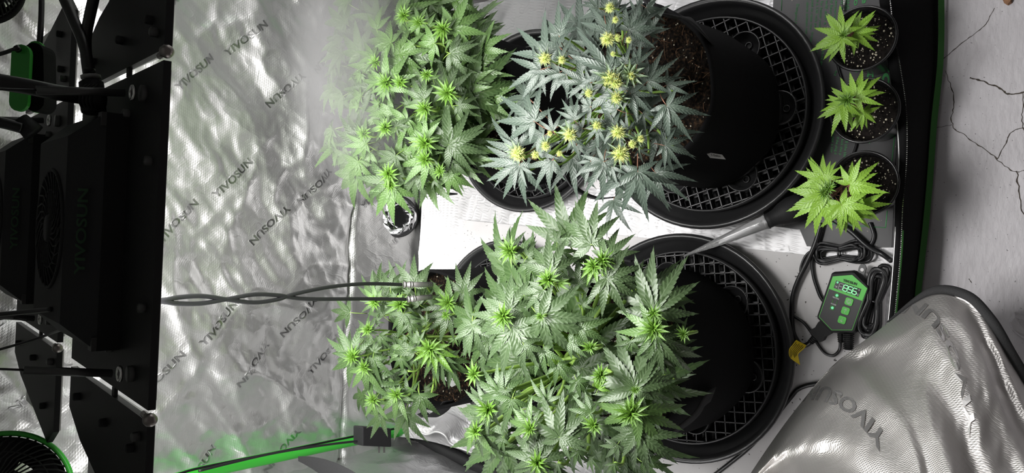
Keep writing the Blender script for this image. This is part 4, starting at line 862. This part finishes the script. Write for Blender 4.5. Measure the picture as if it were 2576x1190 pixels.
for q in zs(840, 400, [(500, 1090, 110), (310, 1070, 90), (860, 1080, 120)]): pcn.shoot(*q)
pcn.filler(12, 0.3, 0.65, 'mid', 0.045, 0.07, -0.3)
for k in range(18):
    x, y = rq.uniform(890, 1060), rq.uniform(740, 1010); a = rq.uniform(0, 6.28); q = rq.uniform(50, 80)
    pcn.leaf(x, y, x + q * math.cos(a), y + q * math.sin(a), rq.choice((5, 5, 7)), rq.choice(('mid', 'mid', 'bright')), rq.uniform(-0.25, -0.05))
pcn.stems('stem_green', 0.005, 2)
tg = [atz(1115, 950, 0.31), atz(1145, 942, 0.30), atz(1148, 968, 0.285), atz(1136, 974, 0.285)]
MB().prism([p - V((0, 0, 0.001)) for p in tg], tg).build('plant_tag', 'white_tag', C_)['label'] = 'white plastic name tag with pen marks'
for a_, c2 in (((1126, 952), (1131, 958)), ((1133, 950), (1137, 957))):
    MB().tube([atz(*a_, 0.306), atz(*c2, 0.304)], 0.0006, 4).build('pen_mark', 'black_print', C_)

# ---- seedlings in cups
def seedling(label, cpx, rim_z, leaves, shoots, dc, seedv):
    c_ = atz(*cpx, rim_z); r0 = thing('potted_seedling', label, 'seedling', (c_.x, c_.y, hmz), 'seedlings in cups on the heat mat')
    R_ = 0.0475; z0 = hmz
    cup = MB().lathe((c_.x, c_.y, 0), [(0.0, z0), (0.033, z0), (0.034, z0 + 0.003), (R_ - 0.003, rim_z - 0.012), (R_ - 0.0015, rim_z - 0.010), (R_, rim_z), (R_ - 0.0018, rim_z), (R_ - 0.0045, rim_z - 0.012), (R_ - 0.012, z0 + 0.05)], 48).build('cup', 'black_plastic', r0)
    MB().torus((c_.x, c_.y, rim_z), R_, 0.0021, 48, 8).build('rim', 'black_plastic', cup)
    zc_ = rim_z - 0.018
    def sf(i, j):
        a = j * 6.28318; x = c_.x + i * (R_ - 0.005) * math.cos(a); y = c_.y + i * (R_ - 0.005) * math.sin(a)
        return V((x, y, zc_ + 0.004 * fbm(x, y, seedv, 30) + 0.0025 * noise.noise(V((x * 260, y * 260, 1)))))
    so = MB().grid(sf, 16, 60).build('soil', 'soil_dark', r0)
    rn = random.Random(seedv); b = MB()
    for k in range(150):
        a = rn.uniform(0, 1); q = math.sqrt(rn.random()) * 0.95; b.ball(sf(q, a) + V((0, 0, 0.0008)), 0.0004 + 0.0015 * rn.random() ** 2.2, 6, 0, (1, rn.uniform(.6, 1.2), .8))
    o = b.build('perlite', 'perlite', so); o['kind'] = 'stuff'
    pl = Plant(r0, (c_.x, c_.y, zc_), (c_.x + dc[0], c_.y + dc[1], rim_z + dc[2]), (0.075, 0.07, 0.035), 'lime', seedv)
    for q in leaves: pl.leaf(*q)
    for q in shoots: pl.shoot(*q, 'young', 5, 0.15)
    pl.stems('stem_brown', 0.0022, 1)
    return r0
mat('soil_dark', (0.0085, 0.0065, 0.0055), 0.9, bump=1.0, bscale=240, var=0.9, spec=0.2)
seedling('yellow-green seedling in black cup beside the front lip, topmost in photo', (2168, 97), 0.115, zl(1950, 0, [(500, 240, 490, 25, 5), (495, 250, 265, 220, 5), (500, 290, 400, 480, 5), (505, 290, 605, 365, 3), (500, 280, 245, 360, 3), (510, 240, 615, 95, 3), (595, 245, 805, 200, 5, None, -0.3), (595, 240, 755, 85, 3, None, -0.3), (590, 250, 730, 380, 3, None, -0.3)]), zs(1950, 0, [(510, 265, 60)]), (-0.005, 0.02, 0.045), 51)
seedling('green seedling with blunt cut leaves in the middle black cup', (2174, 278), 0.115, zl(1950, 0, [(605, 720, 790, 550, 5), (600, 720, 570, 530, 3), (605, 720, 785, 795, 3), (510, 790, 315, 810, 5), (515, 790, 395, 1000, 5), (540, 780, 565, 965, 3), (655, 845, 690, 975, 5, None, -0.35), (655, 845, 795, 810, 3, None, -0.35), (650, 845, 545, 980, 3, None, -0.35), (545, 750, 400, 650, 5, None, -0.1), (545, 740, 500, 570, 3, None, -0.15)]), zs(1950, 0, [(545, 750, 110)]), (-0.005, 0.022, 0.045), 52)
seedling('largest green seedling in black cup nearest the coiled cable', (2172, 462), 0.115, zl(1950, 400, [(365, 150, 245, -10, 7), (365, 150, 125, 95, 5), (370, 150, 490, 45, 5), (560, 190, 765, 45, 5), (555, 190, 590, 0, 5), (560, 195, 825, 270, 3), (495, 345, 500, 605, 7), (495, 345, 670, 545, 5), (500, 345, 755, 360, 5), (490, 345, 335, 500, 3), (370, 270, 70, 420, 5), (380, 255, 85, 200, 5), (350, 300, 270, 575, 5), (640, 340, 865, 355, 5, None, -0.3), (600, 400, 700, 530, 5, None, -0.25), (520, 420, 540, 560, 5, None, -0.25), (400, 360, 390, 400, 3)]), zs(1950, 400, [(410, 220, 95), (370, 250, 90)]), (-0.004, 0.02, 0.05), 53)

# ================================================================== BASTER, CONTROLLER, CABLES
bs = thing('turkey_baster', 'clear baster with black rubber bulb lying across the saucers', 'baster', atz(1850, 585, 0.06))
tip = atz(1722, 644, 0.060); mid = atz(1930, 557, 0.062); endb = atz(2040, 505, 0.034)
dd = (mid - tip); MB().tube([tip + dd * k for k in (0, 0.15, 0.4, 0.6, 0.8, 0.97, 1.0)], [0.0022, 0.0035, 0.0068, 0.0092, 0.0105, 0.0118, 0.0135], 20).build('tube', 'clear_plastic', bs)
d2 = (endb - mid); MB().tube([mid + d2 * k for k in (-0.02, 0.06, 0.2, 0.35, 0.55, 0.75, 0.9, 1.0)], [0.0125, 0.0125, 0.014, 0.019, 0.0225, 0.0215, 0.015, 0.003], 20).build('bulb', 'matte_black', bs)

kx = lambda x, y: (1980 + x / 4.96, 640 + y / 4.96)
ct = thing('thermostat_controller', 'green and black thermostat controller with lit digits on white board', 'controller', atz(*kx(700, 620), 0.009))
ZT = 0.037
outer = [(548, 240), (575, 228), (815, 210), (845, 218), (1015, 395), (1025, 425), (850, 965), (820, 985), (560, 972), (530, 962), (372, 800), (366, 775)]
top = [atz(*kx(x, y), ZT) for x, y in outer]; cc = sum(top, V()) / len(top)
low = [V((p.x, p.y, 0.0095)) for p in top]; mid_ = [V((cc.x + (p.x - cc.x) * 1.03, cc.y + (p.y - cc.y) * 1.03, 0.026)) for p in top]
topi = [V((cc.x + (p.x - cc.x) * 0.96, cc.y + (p.y - cc.y) * 0.96, ZT)) for p in top]
b = MB(); b.prism(low, mid_); b.prism(mid_, [p - V((0, 0, 0.004)) for p in top]); b.prism([p - V((0, 0, 0.004)) for p in top], topi); b.build('case', 'matte_black', ct)
def poly(pts, z, name, mname, th=0.0006, par=None):
    q = [atz(*kx(x, y), z) for x, y in pts]; return MB().prism([p - V((0, 0, th)) for p in q], q).build(name, mname, par or ct)
poly([(570, 275), (812, 256), (1002, 425), (812, 946), (555, 946), (395, 780)], ZT + 0.0002, 'face_outline', 'green_face')
poly([(576, 282), (810, 262), (995, 427), (807, 940), (558, 940), (402, 778)], ZT + 0.0005, 'face_panel', 'mat_face') if 'mat_face' in MATS else None
mat('mat_face', (0.035, 0.034, 0.036), 0.5)
poly([(576, 282), (810, 262), (995, 427), (807, 940), (558, 940), (402, 778)], ZT + 0.0005, 'face_panel', 'mat_face')
poly([(570, 275), (812, 256), (1002, 425), (935, 580), (518, 428)], ZT + 0.0009, 'green_header', 'green_face')
hd = poly([(612, 325), (925, 432), (890, 532), (580, 418)], ZT + 0.0013, 'display_window', 'black_plastic')
px_text('YIVOSUN', kx(700, 322), kx(872, 375), ZT + 0.0012, 0.0055, 'black_print', ct, bold=0.03)
# seven-segment digits
dsp_u = (atz(*kx(925, 432), ZT) - atz(*kx(612, 325), ZT)); dsp_v = (atz(*kx(612, 325), ZT) - atz(*kx(580, 418), ZT))
def digit(cx_, cy_, ch, mname):
    c_ = atz(*kx(cx_, cy_), ZT + 0.0016); u = dsp_u.normalized(); v = dsp_v.normalized(); wd, ht, th = 0.0032, 0.0048, 0.0007
    segs = {'a': (0, ht, 1), 'g': (0, 0, 1), 'd': (0, -ht, 1), 'f': (-wd, ht / 2, 0), 'b': (wd, ht / 2, 0), 'e': (-wd, -ht / 2, 0), 'c': (wd, -ht / 2, 0)}
    on = {'8': 'abcdefg', '5': 'afgcd', '6': 'afgcde'}[ch]; b = MB()
    for s_ in on:
        x, y, hz = segs[s_]; a = c_ + u * x + v * y; L = (wd if hz else ht / 2) - 0.0004; e = u if hz else v; f_ = v if hz else u
        b.add([a - e * L - f_ * th, a + e * L - f_ * th, a + e * L + f_ * th, a - e * L + f_ * th], [(0, 1, 2, 3)])
    b.build('digit', mname, hd)
digit(672, 403, '8', 'grey_print'); digit(728, 422, '8', 'led_digit'); digit(786, 441, '5', 'led_digit'); digit(842, 461, '6', 'led_digit')
MB().lathe(atz(*kx(808, 476), ZT + 0.0016), [(0, 0.0002), (0.0010, 0.0002), (0.0010, -0.0002)], 10).build('decimal_point', 'led_digit', hd)
MB().lathe(atz(*kx(630, 350), ZT + 0.0016), [(0, 0.0002), (0.0017, 0.0002), (0.0017, -0.0002)], 10).build('status_light', 'led_dot', hd)
MB().lathe(atz(*kx(900, 446), ZT + 0.0016), [(0, 0.0002), (0.0015, 0.0002), (0.0015, -0.0002)], 10).build('status_light', 'grey_print', hd)
px_text('°F', kx(596, 402), kx(626, 410), ZT + 0.0014, 0.0045, 'white_print', hd); px_text('°C', kx(864, 498), kx(896, 510), ZT + 0.0014, 0.0045, 'white_print', hd)
def rrect(cx_, cy_, s_, z, name, mname, par=None, line=False):
    u = (atz(*kx(cx_ + 47, cy_ + 16), z) - atz(*kx(cx_, cy_), z)); v = V((-u.y, u.x, 0)); c_ = atz(*kx(cx_, cy_), z); pts = []
    for a in range(16):
        an = math.pi / 8 * a + math.pi / 16; x = max(-1, min(1, 1.28 * math.cos(an))); y = max(-1, min(1, 1.28 * math.sin(an))); pts.append(c_ + u * x * s_ + v * y * s_)
    if line: return MB().tube(pts + [pts[0]], 0.00035, 4).build(name, mname, par or ct)
    return MB().prism([p - V((0, 0, 0.001)) for p in pts], pts).build(name, mname, par or ct)
btn = [(771, 590), (727, 704), (685, 818)]; bt = []
for q in btn: bt.append(rrect(*q, 1.0, ZT + 0.0018, 'button', 'green_face'))
u0 = (atz(*kx(47, 16), ZT) - atz(*kx(0, 0), ZT)); v0 = V((-u0.y, u0.x, 0))
for (q, sg, par) in ((btn[1], 1, bt[1]), (btn[2], -1, bt[2])):
    c_ = atz(*kx(*q), ZT + 0.0020); b = MB(); b.tube([c_ - v0 * 0.5 * sg, c_ + v0 * 0.5 * sg], 0.00035, 4)
    b.tube([c_ + v0 * 0.1 * sg - u0 * 0.4, c_ + v0 * 0.5 * sg, c_ + v0 * 0.1 * sg + u0 * 0.4], 0.00035, 4); b.build('arrow', 'white_print', par)
c_ = atz(*kx(*btn[0]), ZT + 0.0020)
gp = [c_ + (u0 * math.cos(a * math.pi / 16) + v0 * math.sin(a * math.pi / 16)) * (0.6 if (a // 2) % 2 else 0.46) for a in range(32)]
b = MB(); b.tube(gp + [gp[0]], 0.0003, 4); b.torus(c_, 0.0019, 0.0003, 14, 4); b.build('gear_symbol', 'white_print', bt[0])
for (q, s_, tpos) in (((622, 512), 0.5, None), ((565, 667), 0.5, None)):
    rrect(*q, s_, ZT + 0.0010, 'indicator_frame', 'green_face', None, True)
    MB().lathe(atz(*kx(*q), ZT + 0.0010), [(0, 0.0004), (0.0022, 0.0003), (0.0022, -0.0002)], 12).build('indicator_light', 'led_dot', ct)
px_text('HEATING', kx(570, 530), kx(648, 560), ZT + 0.0009, 0.0034, 'white_print', ct, bold=0.0); px_text('POWER', kx(548, 612), kx(614, 636), ZT + 0.0009, 0.0034, 'white_print', ct, bold=0.0)
for a_, c2 in (((575, 560), (562, 605)), ((630, 575), (612, 625))):
    MB().tube([atz(*kx(*a_), ZT + 0.0009), atz(*kx(*c2), ZT + 0.0009)], 0.0003, 4).build('bracket_line', 'green_face', ct)
hk = [atz(*kx(x, y), 0.030) for x, y in ((880, 215), (895, 160), (915, 125), (945, 118), (975, 135), (985, 170), (965, 258))]
hg = MB().prism([p - V((0, 0, 0.005)) for p in hk], hk).build('hanging_tab', 'grate_plastic', ct)
MB().lathe(atz(*kx(936, 192), 0.0305), [(0, 0.0004), (0.0028, 0.0004)], 14).build('keyhole', 'white_board', hg)
# plugs and leads
def ribbed(name, p0, p1, r0, r1, par, n=6):
    b = MB(); b.tube([p0, p1], [r0 * 0.8, r1 * 0.8], 10); d = p1 - p0
    for k in range(n):
        a = p0 + d * ((k + 0.2) / n); c2 = p0 + d * ((k + 0.65) / n); r_ = r0 + (r1 - r0) * k / n; b.tube([a, c2], r_, 10, 0, True, False)
    return b.build(name, 'matte_black', par)
zz = 0.021
ribbed('strain_relief', atz(*kx(665, 985), zz), atz(*kx(668, 1100), zz), 0.0052, 0.0042, ct, 5)
ribbed('strain_relief', atz(*kx(765, 985), zz), atz(*kx(768, 1190), zz), 0.0088, 0.0080, ct, 8)
pl_ = thing('power_plug', 'black plug socket joint leaving the controller by yellow tag', 'plug', atz(2040, 845, 0.02))
a_, c2 = atz(2083, 818, 0.022), atz(2052, 848, 0.022); e = (c2 - a_).normalized(); s_ = V((-e.y, e.x, 0))
pol = [a_ + s_ * 0.012, a_ + e * 0.006 + s_ * 0.013, a_ + e * 0.016 + s_ * 0.0105, c2 - e * 0.006 + s_ * 0.0125, c2 + s_ * 0.011, c2 - s_ * 0.011, c2 - e * 0.006 - s_ * 0.0125, a_ + e * 0.016 - s_ * 0.0105, a_ + e * 0.006 - s_ * 0.013, a_ - s_ * 0.012]
MB().prism([p - V((0, 0, 0.009)) for p in pol], [p + V((0, 0, 0.007)) for p in pol]).build('plug_body', 'matte_black', pl_)
ribbed('strain_relief', c2, atz(2038, 862, 0.020), 0.0062, 0.0048, pl_, 4)
cable('plug_cord', '', [atz(2040, 860, 0.019), atz(2028, 868, 0.017), atz(2016, 868, 0.016), atz(2005, 856, 0.016), atz(1994, 830, 0.016), atz(1992, 780, 0.016), atz(1996, 740, 0.017), atz(2008, 705, 0.018), atz(2030, 660, 0.019), atz(2052, 610, 0.02), atz(2066, 560, 0.02)], 0.0042, pl_)
cable('probe_cord', 'thin black cord looping from controller past the yellow tag', [atz(2114, 860, 0.019), atz(2112, 880, 0.014), atz(2098, 894, 0.013), atz(2078, 890, 0.013), atz(2060, 870, 0.014), atz(2040, 835, 0.014), atz(2022, 812, 0.014), atz(1998, 796, 0.014)], 0.0026)
cable('probe_cord', 'black twin cord beside controller reaching the heat mat', [atz(2092, 775, 0.012), atz(2068, 752, 0.013), atz(2056, 725, 0.013), atz(2046, 690, 0.013), atz(2044, 650, 0.014), atz(2058, 610, 0.02)], 0.0032)
cable('probe_cord', 'thin black cord looping outside the twin cord on white board', [atz(2000, 738, 0.013), atz(2012, 700, 0.013), atz(2016, 668, 0.013), atz(2030, 640, 0.014), atz(2050, 628, 0.015)], 0.0024)
cable('mat_lead', 'black lead from seedling cup to the front lip', [atz(2085, 545, 0.014), atz(2140, 582, 0.02), atz(2180, 618, 0.022), atz(2220, 640, 0.02), atz(2242, 656, 0.03)], 0.0042)
cable('mat_lead', 'black lead curling round on the mat corner', [atz(2188, 560, 0.014), atz(2198, 590, 0.014), atz(2192, 612, 0.014), atz(2178, 622, 0.014), atz(2150, 622, 0.014)], 0.0030)
cable('mat_lead', 'thin probe lead lying under the cups on the mat', [atz(2108, 160, 0.013), atz(2112, 180, 0.013), atz(2150, 300, 0.013), atz(2155, 360, 0.013), atz(2140, 400, 0.013)], 0.0022)
tag(MB().tube([atz(2126, -30, 0.013), atz(2123, 26, 0.014)], 0.0024, 10).build('temperature_probe', 'chrome'), 'thin steel temperature probe on the mat by topmost cup', 'probe')
# coiled cables
def coil(name, label, ends, r, turns, spread, seedv, tie):
    rn = random.Random(seedv); t_ = thing(name, label, 'cable coil', ends[0])
    a, c2 = ends; d = (c2 - a); L = d.length; d.normalize(); s_ = V((-d.y, d.x, 0))
    for k in range(turns):
        w_ = spread * (0.22 + 0.30 * (k + 0.5) / turns); eL = L / 2 + rn.uniform(-0.010, 0.008); zk = 0.010 + r + (k % 3) * r * 1.5; off = rn.uniform(-0.15, 0.15) * spread; c0 = (a + c2) / 2 + d * rn.uniform(-0.004, 0.004); pts = []
        for q in range(29):
            th = q / 28 * 2 * math.pi; cx_ = math.copysign(abs(math.cos(th)) ** 0.55, math.cos(th)); sy = math.copysign(abs(math.sin(th)) ** 0.6, math.sin(th))
            pin = 0.5 + 0.5 * min(1, abs(cx_ - (2 * tie - 1)) * 1.4)
            pts.append(c0 + d * cx_ * eL + s_ * (sy * w_ * pin + off * pin) + V((0, 0, zk + 0.002 * math.sin(th * 3 + k))))
        MB().tube(pts, r, 7, 0, False).build('cable_turn', 'cable_black', t_)
    p = a + d * L * tie; MB().torus(p + V((0, 0, 0.016)), spread * 0.30, 0.0016, 20, 6, ax=Matrix((s_, V((0, 0, 0.62)), d)).transposed()).build('twist_tie', 'black_plastic', t_)
coil('cable_coil', 'coiled thin black cable tied at the edge of heat mat', (atz(2062, 640, 0.0), atz(2180, 634, 0.0)), 0.0023, 9, 0.036, 61, 0.48)
coil('cable_coil', 'coiled thick black cable standing between controller and front lip', (atz(2222, 682, 0.008), atz(2190, 832, 0.008)), 0.0034, 7, 0.030, 62, 0.5)
# yellow tag
yt = thing('warning_tag', 'bent yellow warning tag on the controller cord', 'tag', atz(2005, 885, 0.02))
cl = [(2016, 862, 0.022), (2005, 872, 0.030), (1996, 884, 0.030), (1996, 897, 0.026), (2004, 913, 0.02)]; wv = [(12, 6), (13, 5), (14, 3), (11, 5), (6, 4)]
cs = [atz(*q) for q in cl]
L_ = spline([atz(2003, 855, 0.050), atz(1993, 868, 0.060), atz(1985, 880, 0.062), atz(1988, 900, 0.060), atz(2012, 918, 0.045)], 5)
R2 = spline([atz(2029, 869, 0.024), atz(2022, 878, 0.036), atz(2009, 890, 0.045), atz(2009, 900, 0.045), atz(2013, 919, 0.0445)], 5)
nn = len(L_); ylw = MB().grid(lambda i, j: L_[round(i * (nn - 1))].lerp(R2[round(i * (nn - 1))], j), nn - 1, 2).build('tag_sheet', 'yellow_tag', yt)
for k in range(6):
    f_ = 0.14 + k * 0.14; pts = [L_[i].lerp(R2[i], f_) + V((0, 0, 0.0007)) for i in range(2 + k % 2, nn - 5 - (k % 3))]
    dsh = MB()
    for i in range(len(pts) - 1): dsh.tube([pts[i].lerp(pts[i + 1], 0.05), pts[i].lerp(pts[i + 1], 0.85)], 0.0005, 4)
    dsh.build('print_line', 'black_print', ylw)
# lead by the left saucer
cable('mat_lead', 'black lead running from saucer under the silver door flap', [atz(1750, 1230, 0.012), atz(1830, 1170, 0.012), atz(1900, 1110, 0.012), atz(1985, 1005, 0.012), atz(2010, 978, 0.012), atz(2050, 966, 0.012), atz(2100, 965, 0.012)], 0.0038)
# soil probes and their cords
for (cp, tp_, lab, lab2) in ((([390, 757], [450, 748], [510, 745], [575, 754], [640, 761], [700, 753], [740, 740], [830, 722], [920, 714], [1010, 716]), ((1016, 716), (1088, 716)), 'upper of the two black probe cords crossing the silver wall', 'upper steel soil probe with holes over the sparse plant'),
                             (([390, 758], [450, 764], [510, 763], [575, 752], [640, 741], [700, 743], [770, 752], [920, 752], [1020, 753]), ((1026, 753), (1086, 747)), 'lower of the two black probe cords crossing the silver wall', 'lower steel soil probe partly under the leaves')):
    n_ = len(cp); pts = []
    for i, q in enumerate(cp):
        d0 = depth(aty(390, 755, 0.78)); d1 = depth(atz(1020, 730, 0.50)); pts.append(atd(q[0], q[1], d0 + (d1 - d0) * (q[0] - 390) / 630))
    cable('probe_cord', lab, [pts[0] + V((0, 0.02, 0.06))] + pts, 0.0027)
    dp = depth(atz(1020, 730, 0.50)); a_ = atd(*tp_[0], dp); c2 = atd(*tp_[1], dp + 0.02); pr = thing('soil_probe', lab2, 'probe', a_)
    e = c2 - a_; MB().tube([a_, c2], 0.0042, 14).build('probe_tube', 'probe_steel', pr)
    for f_ in (0.0, 0.16, 0.24): MB().tube([a_ + e * f_, a_ + e * (f_ + 0.06)], 0.0052, 14).build('crimp_ring', 'probe_steel', pr)
    vd = (a_ - CAM).normalized(); sd = e.cross(vd).normalized()
    for i in range(3):
        for j in range(2): MB().ball(a_ + e * (0.84 + 0.06 * i) + sd * 0.0016 * (2 * j - 1) - vd * 0.0038, 0.0008, 6).build('vent_hole', 'black_print', pr)
# wall adapter
ad = thing('wall_adapter', 'black plug-in adapter with two prongs hanging by the green pole', 'adapter', aty(950, 1105, 1.2))
P8 = [aty(913, 1074, 1.17), aty(985, 1078, 1.17), aty(985, 1125, 1.17), aty(913, 1122, 1.17)]
b = MB(); b.prism([p + V((-0.004, 0.035, -0.004)) for p in P8], P8); o = b.build('adapter_body', 'matte_black', ad); bv = o.modifiers.new('round', 'BEVEL'); bv.width = 0.0025; bv.segments = 2
for x in (953, 966):
    MB().prism([aty(x - 2, 1122, 1.19), aty(x + 3, 1122, 1.19), aty(x + 3, 1122, 1.192), aty(x - 2, 1122, 1.192)], [aty(x - 2, 1139, 1.188), aty(x + 3, 1139, 1.188), aty(x + 3, 1139, 1.190), aty(x - 2, 1139, 1.190)]).build('prong', 'probe_steel', ad)
ribbed('strain_relief', aty(914, 1108, 1.185), aty(900, 1110, 1.19), 0.0052, 0.0036, ad, 4)
cable('adapter_cord', '', [aty(902, 1110, 1.19), aty(860, 1114, 1.20), aty(780, 1125, 1.22), aty(690, 1140, 1.24), aty(600, 1160, 1.25), aty(500, 1185, 1.25)], 0.0024, ad)

# ================================================================== DOOR FLAP
of = [(1840, 1260, .30), (1930, 1122, .26), (2010, 1012, .22), (2095, 912, .17), (2200, 830, .145), (2330, 738, .125), (2420, 742, .13), (2482, 800, .15), (2535, 890, .17), (2590, 985, .19), (2650, 1090, .22)]
bt_ = [(1960, 1330, .40), (2040, 1330, .42), (2110, 1330, .44), (2180, 1330, .45), (2250, 1330, .45), (2330, 1330, .45), (2400, 1330, .44), (2470, 1330, .43), (2560, 1330, .42), (2640, 1330, .40), (2720, 1330, .38)]
O_ = spline([atz(*q) for q in of], 10); B2 = spline([atz(*q) for q in bt_], 10); n = len(O_)
fl = thing('door_flap', 'draped silver door flap with black piping in lower right corner', 'tent door', atz(2300, 1000, 0.0))
def flap(i, j):
    k = min(n - 1, int(i * (n - 1))); fr = i * (n - 1) - k; k2 = min(n - 1, k + 1)
    a = O_[k].lerp(O_[k2], fr); c_ = B2[k].lerp(B2[k2], fr)
    if j < 0.12:
        q = j / 0.12; p = a.lerp(c_, 0.02 * math.sin(q * math.pi / 2)); p = p - V((0, 0, 0.035 * (1 - math.sin(q * math.pi / 2)))); p += (a - c_).normalized() * (-0.01 * (1 - q)); return p
    t_ = (j - 0.12) / 0.88; p = a.lerp(c_, 0.02 + 0.98 * t_ ** 1.15)
    am = min(1, t_ * 6)
    ph = i * 17 - t_ * 9.0
    h = 0.011 * math.sin(ph) + 0.006 * math.sin(i * 36 - t_ * 17 + 1) + 0.012 * fbm(i * 2.2, t_ * 0.8, 2.0, 2.0) + 0.010 * math.exp(-((i - 0.30 - 0.22 * t_) / 0.018) ** 2) - 0.012 * math.exp(-((i - 0.345 - 0.2 * t_) / 0.03) ** 2)
    return p + V((0.0, -0.3, 0.9)) * h * am
MB().grid(flap, 170, 90).build('film', 'silver_flap', fl)
pq = [p + V((0, -0.003, 0.0)) for p in O_[42:]]; MB().tube(pq, [min(0.0075, 0.001 + 0.0007 * i) for i in range(len(pq))], 10).build('piping', 'black_webbing', fl)
MB().tube([p + V((0, 0.004, 0.004)) for p in O_[78:]], 0.0012, 6).build('green_edging', 'green_trim', fl)
def fsurf(i, j): return flap(i, j) + V((0, -0.0006, 0.002))
for (w_, i0, j0, di, dj, dl, sgn) in (('YIVOSUN', 0.305, 0.40, 0.085, 0.30, 0.035, 1), ('YIVOSUN', 0.56, 0.40, 0.10, 0.30, 0.03, 1)):
    vs, fs = text_geo(w_, 0.03); xm = max(v.x for v in vs)
    for sg in (1, -1):
        pts = [fsurf(i0 - di * v.x / xm + sg * dl * v.y, j0 - dj * v.x / xm - sg * 0.05 * v.y) for v in vs]
        f0 = max(fs, key=lambda f: (pts[f[1]] - pts[f[0]]).cross(pts[f[2]] - pts[f[0]]).length)
        if (pts[f0[1]] - pts[f0[0]]).cross(pts[f0[2]] - pts[f0[0]]).dot(CAM - pts[f0[0]]) > 0: break     # letters must not be mirrored
    MB().add(pts, fs).build('lettering', 'flap_print', fl)
# dry bits on the concrete
def dry(name, label, pts, z0, hgt, mname, seedv):
    c_ = sum((atz(x, y, z0) for x, y in pts), V()) / len(pts); b = MB(); rn = random.Random(seedv)
    ring = [atz(x, y, z0) for x, y in pts]; up = [c_.lerp(p, 0.7) + V((0, 0, hgt * rn.uniform(0.6, 1.1))) for p in ring]
    b.prism(ring, up); return tag(b.build(name, mname), label, 'debris')
dry('dry_leaf_scrap', 'brown dry scrap on concrete at the upper right corner', [(2520, -6), (2548, -8), (2546, 8), (2536, 14), (2526, 8)], -0.003, 0.006, 'dead_leaf', 1)
dry('concrete_chip', 'loose pale concrete chip beside door flap at the right edge', [(2536, 806), (2552, 786), (2590, 800), (2600, 860), (2570, 850), (2545, 830)], -0.003, 0.012, 'concrete', 2)

# ================================================================== MIST
mc = V((0.27, 0.96, 0.50)); mr = (0.24, 0.11, 0.16)
mt = bpy.data.materials.new('mist_volume'); mt.use_nodes = True; t = mt.node_tree
for n_ in list(t.nodes):
    if n_.type != 'OUTPUT_MATERIAL': t.nodes.remove(n_)
tc = N(t, 'ShaderNodeTexCoord'); ln = N(t, 'ShaderNodeVectorMath', operation='LENGTH')
t.links.new(tc.outputs['Object'], ln.inputs[0])
rp = ramp(t, ln.outputs['Value'], [(0.25, (1, 1, 1)), (0.98, (0, 0, 0))])
no = N(t, 'ShaderNodeTexNoise'); no.inputs['Scale'].default_value = 1.6; no.inputs['Detail'].default_value = 2; t.links.new(tc.outputs['Object'], no.inputs['Vector'])
r2 = ramp(t, no.outputs[0], [(0.35, (0.25, 0.25, 0.25)), (0.65, (1, 1, 1))])
m1 = N(t, 'ShaderNodeMath', operation='MULTIPLY'); t.links.new(rp.outputs[0], m1.inputs[0]); t.links.new(r2.outputs[0], m1.inputs[1])
m2 = N(t, 'ShaderNodeMath', operation='MULTIPLY'); t.links.new(m1.outputs[0], m2.inputs[0]); m2.inputs[1].default_value = 20.0
vs_ = N(t, 'ShaderNodeVolumeScatter'); vs_.inputs['Anisotropy'].default_value = 0.2; t.links.new(m2.outputs[0], vs_.inputs['Density'])
t.links.new(vs_.outputs[0], t.nodes['Material Output'].inputs['Volume']); MATS['mist_volume'] = mt
b = MB(); b.ball((0, 0, 0), 1.0, 32); mo = b.build('mist', 'mist_volume'); mo.location = mc; mo.scale = mr
tag(mo, 'pale drifting mist over the back right plant', 'mist', None, 'stuff')
for o in list(bpy.data.objects):
    if '_o' in o.keys(): del o['_o']
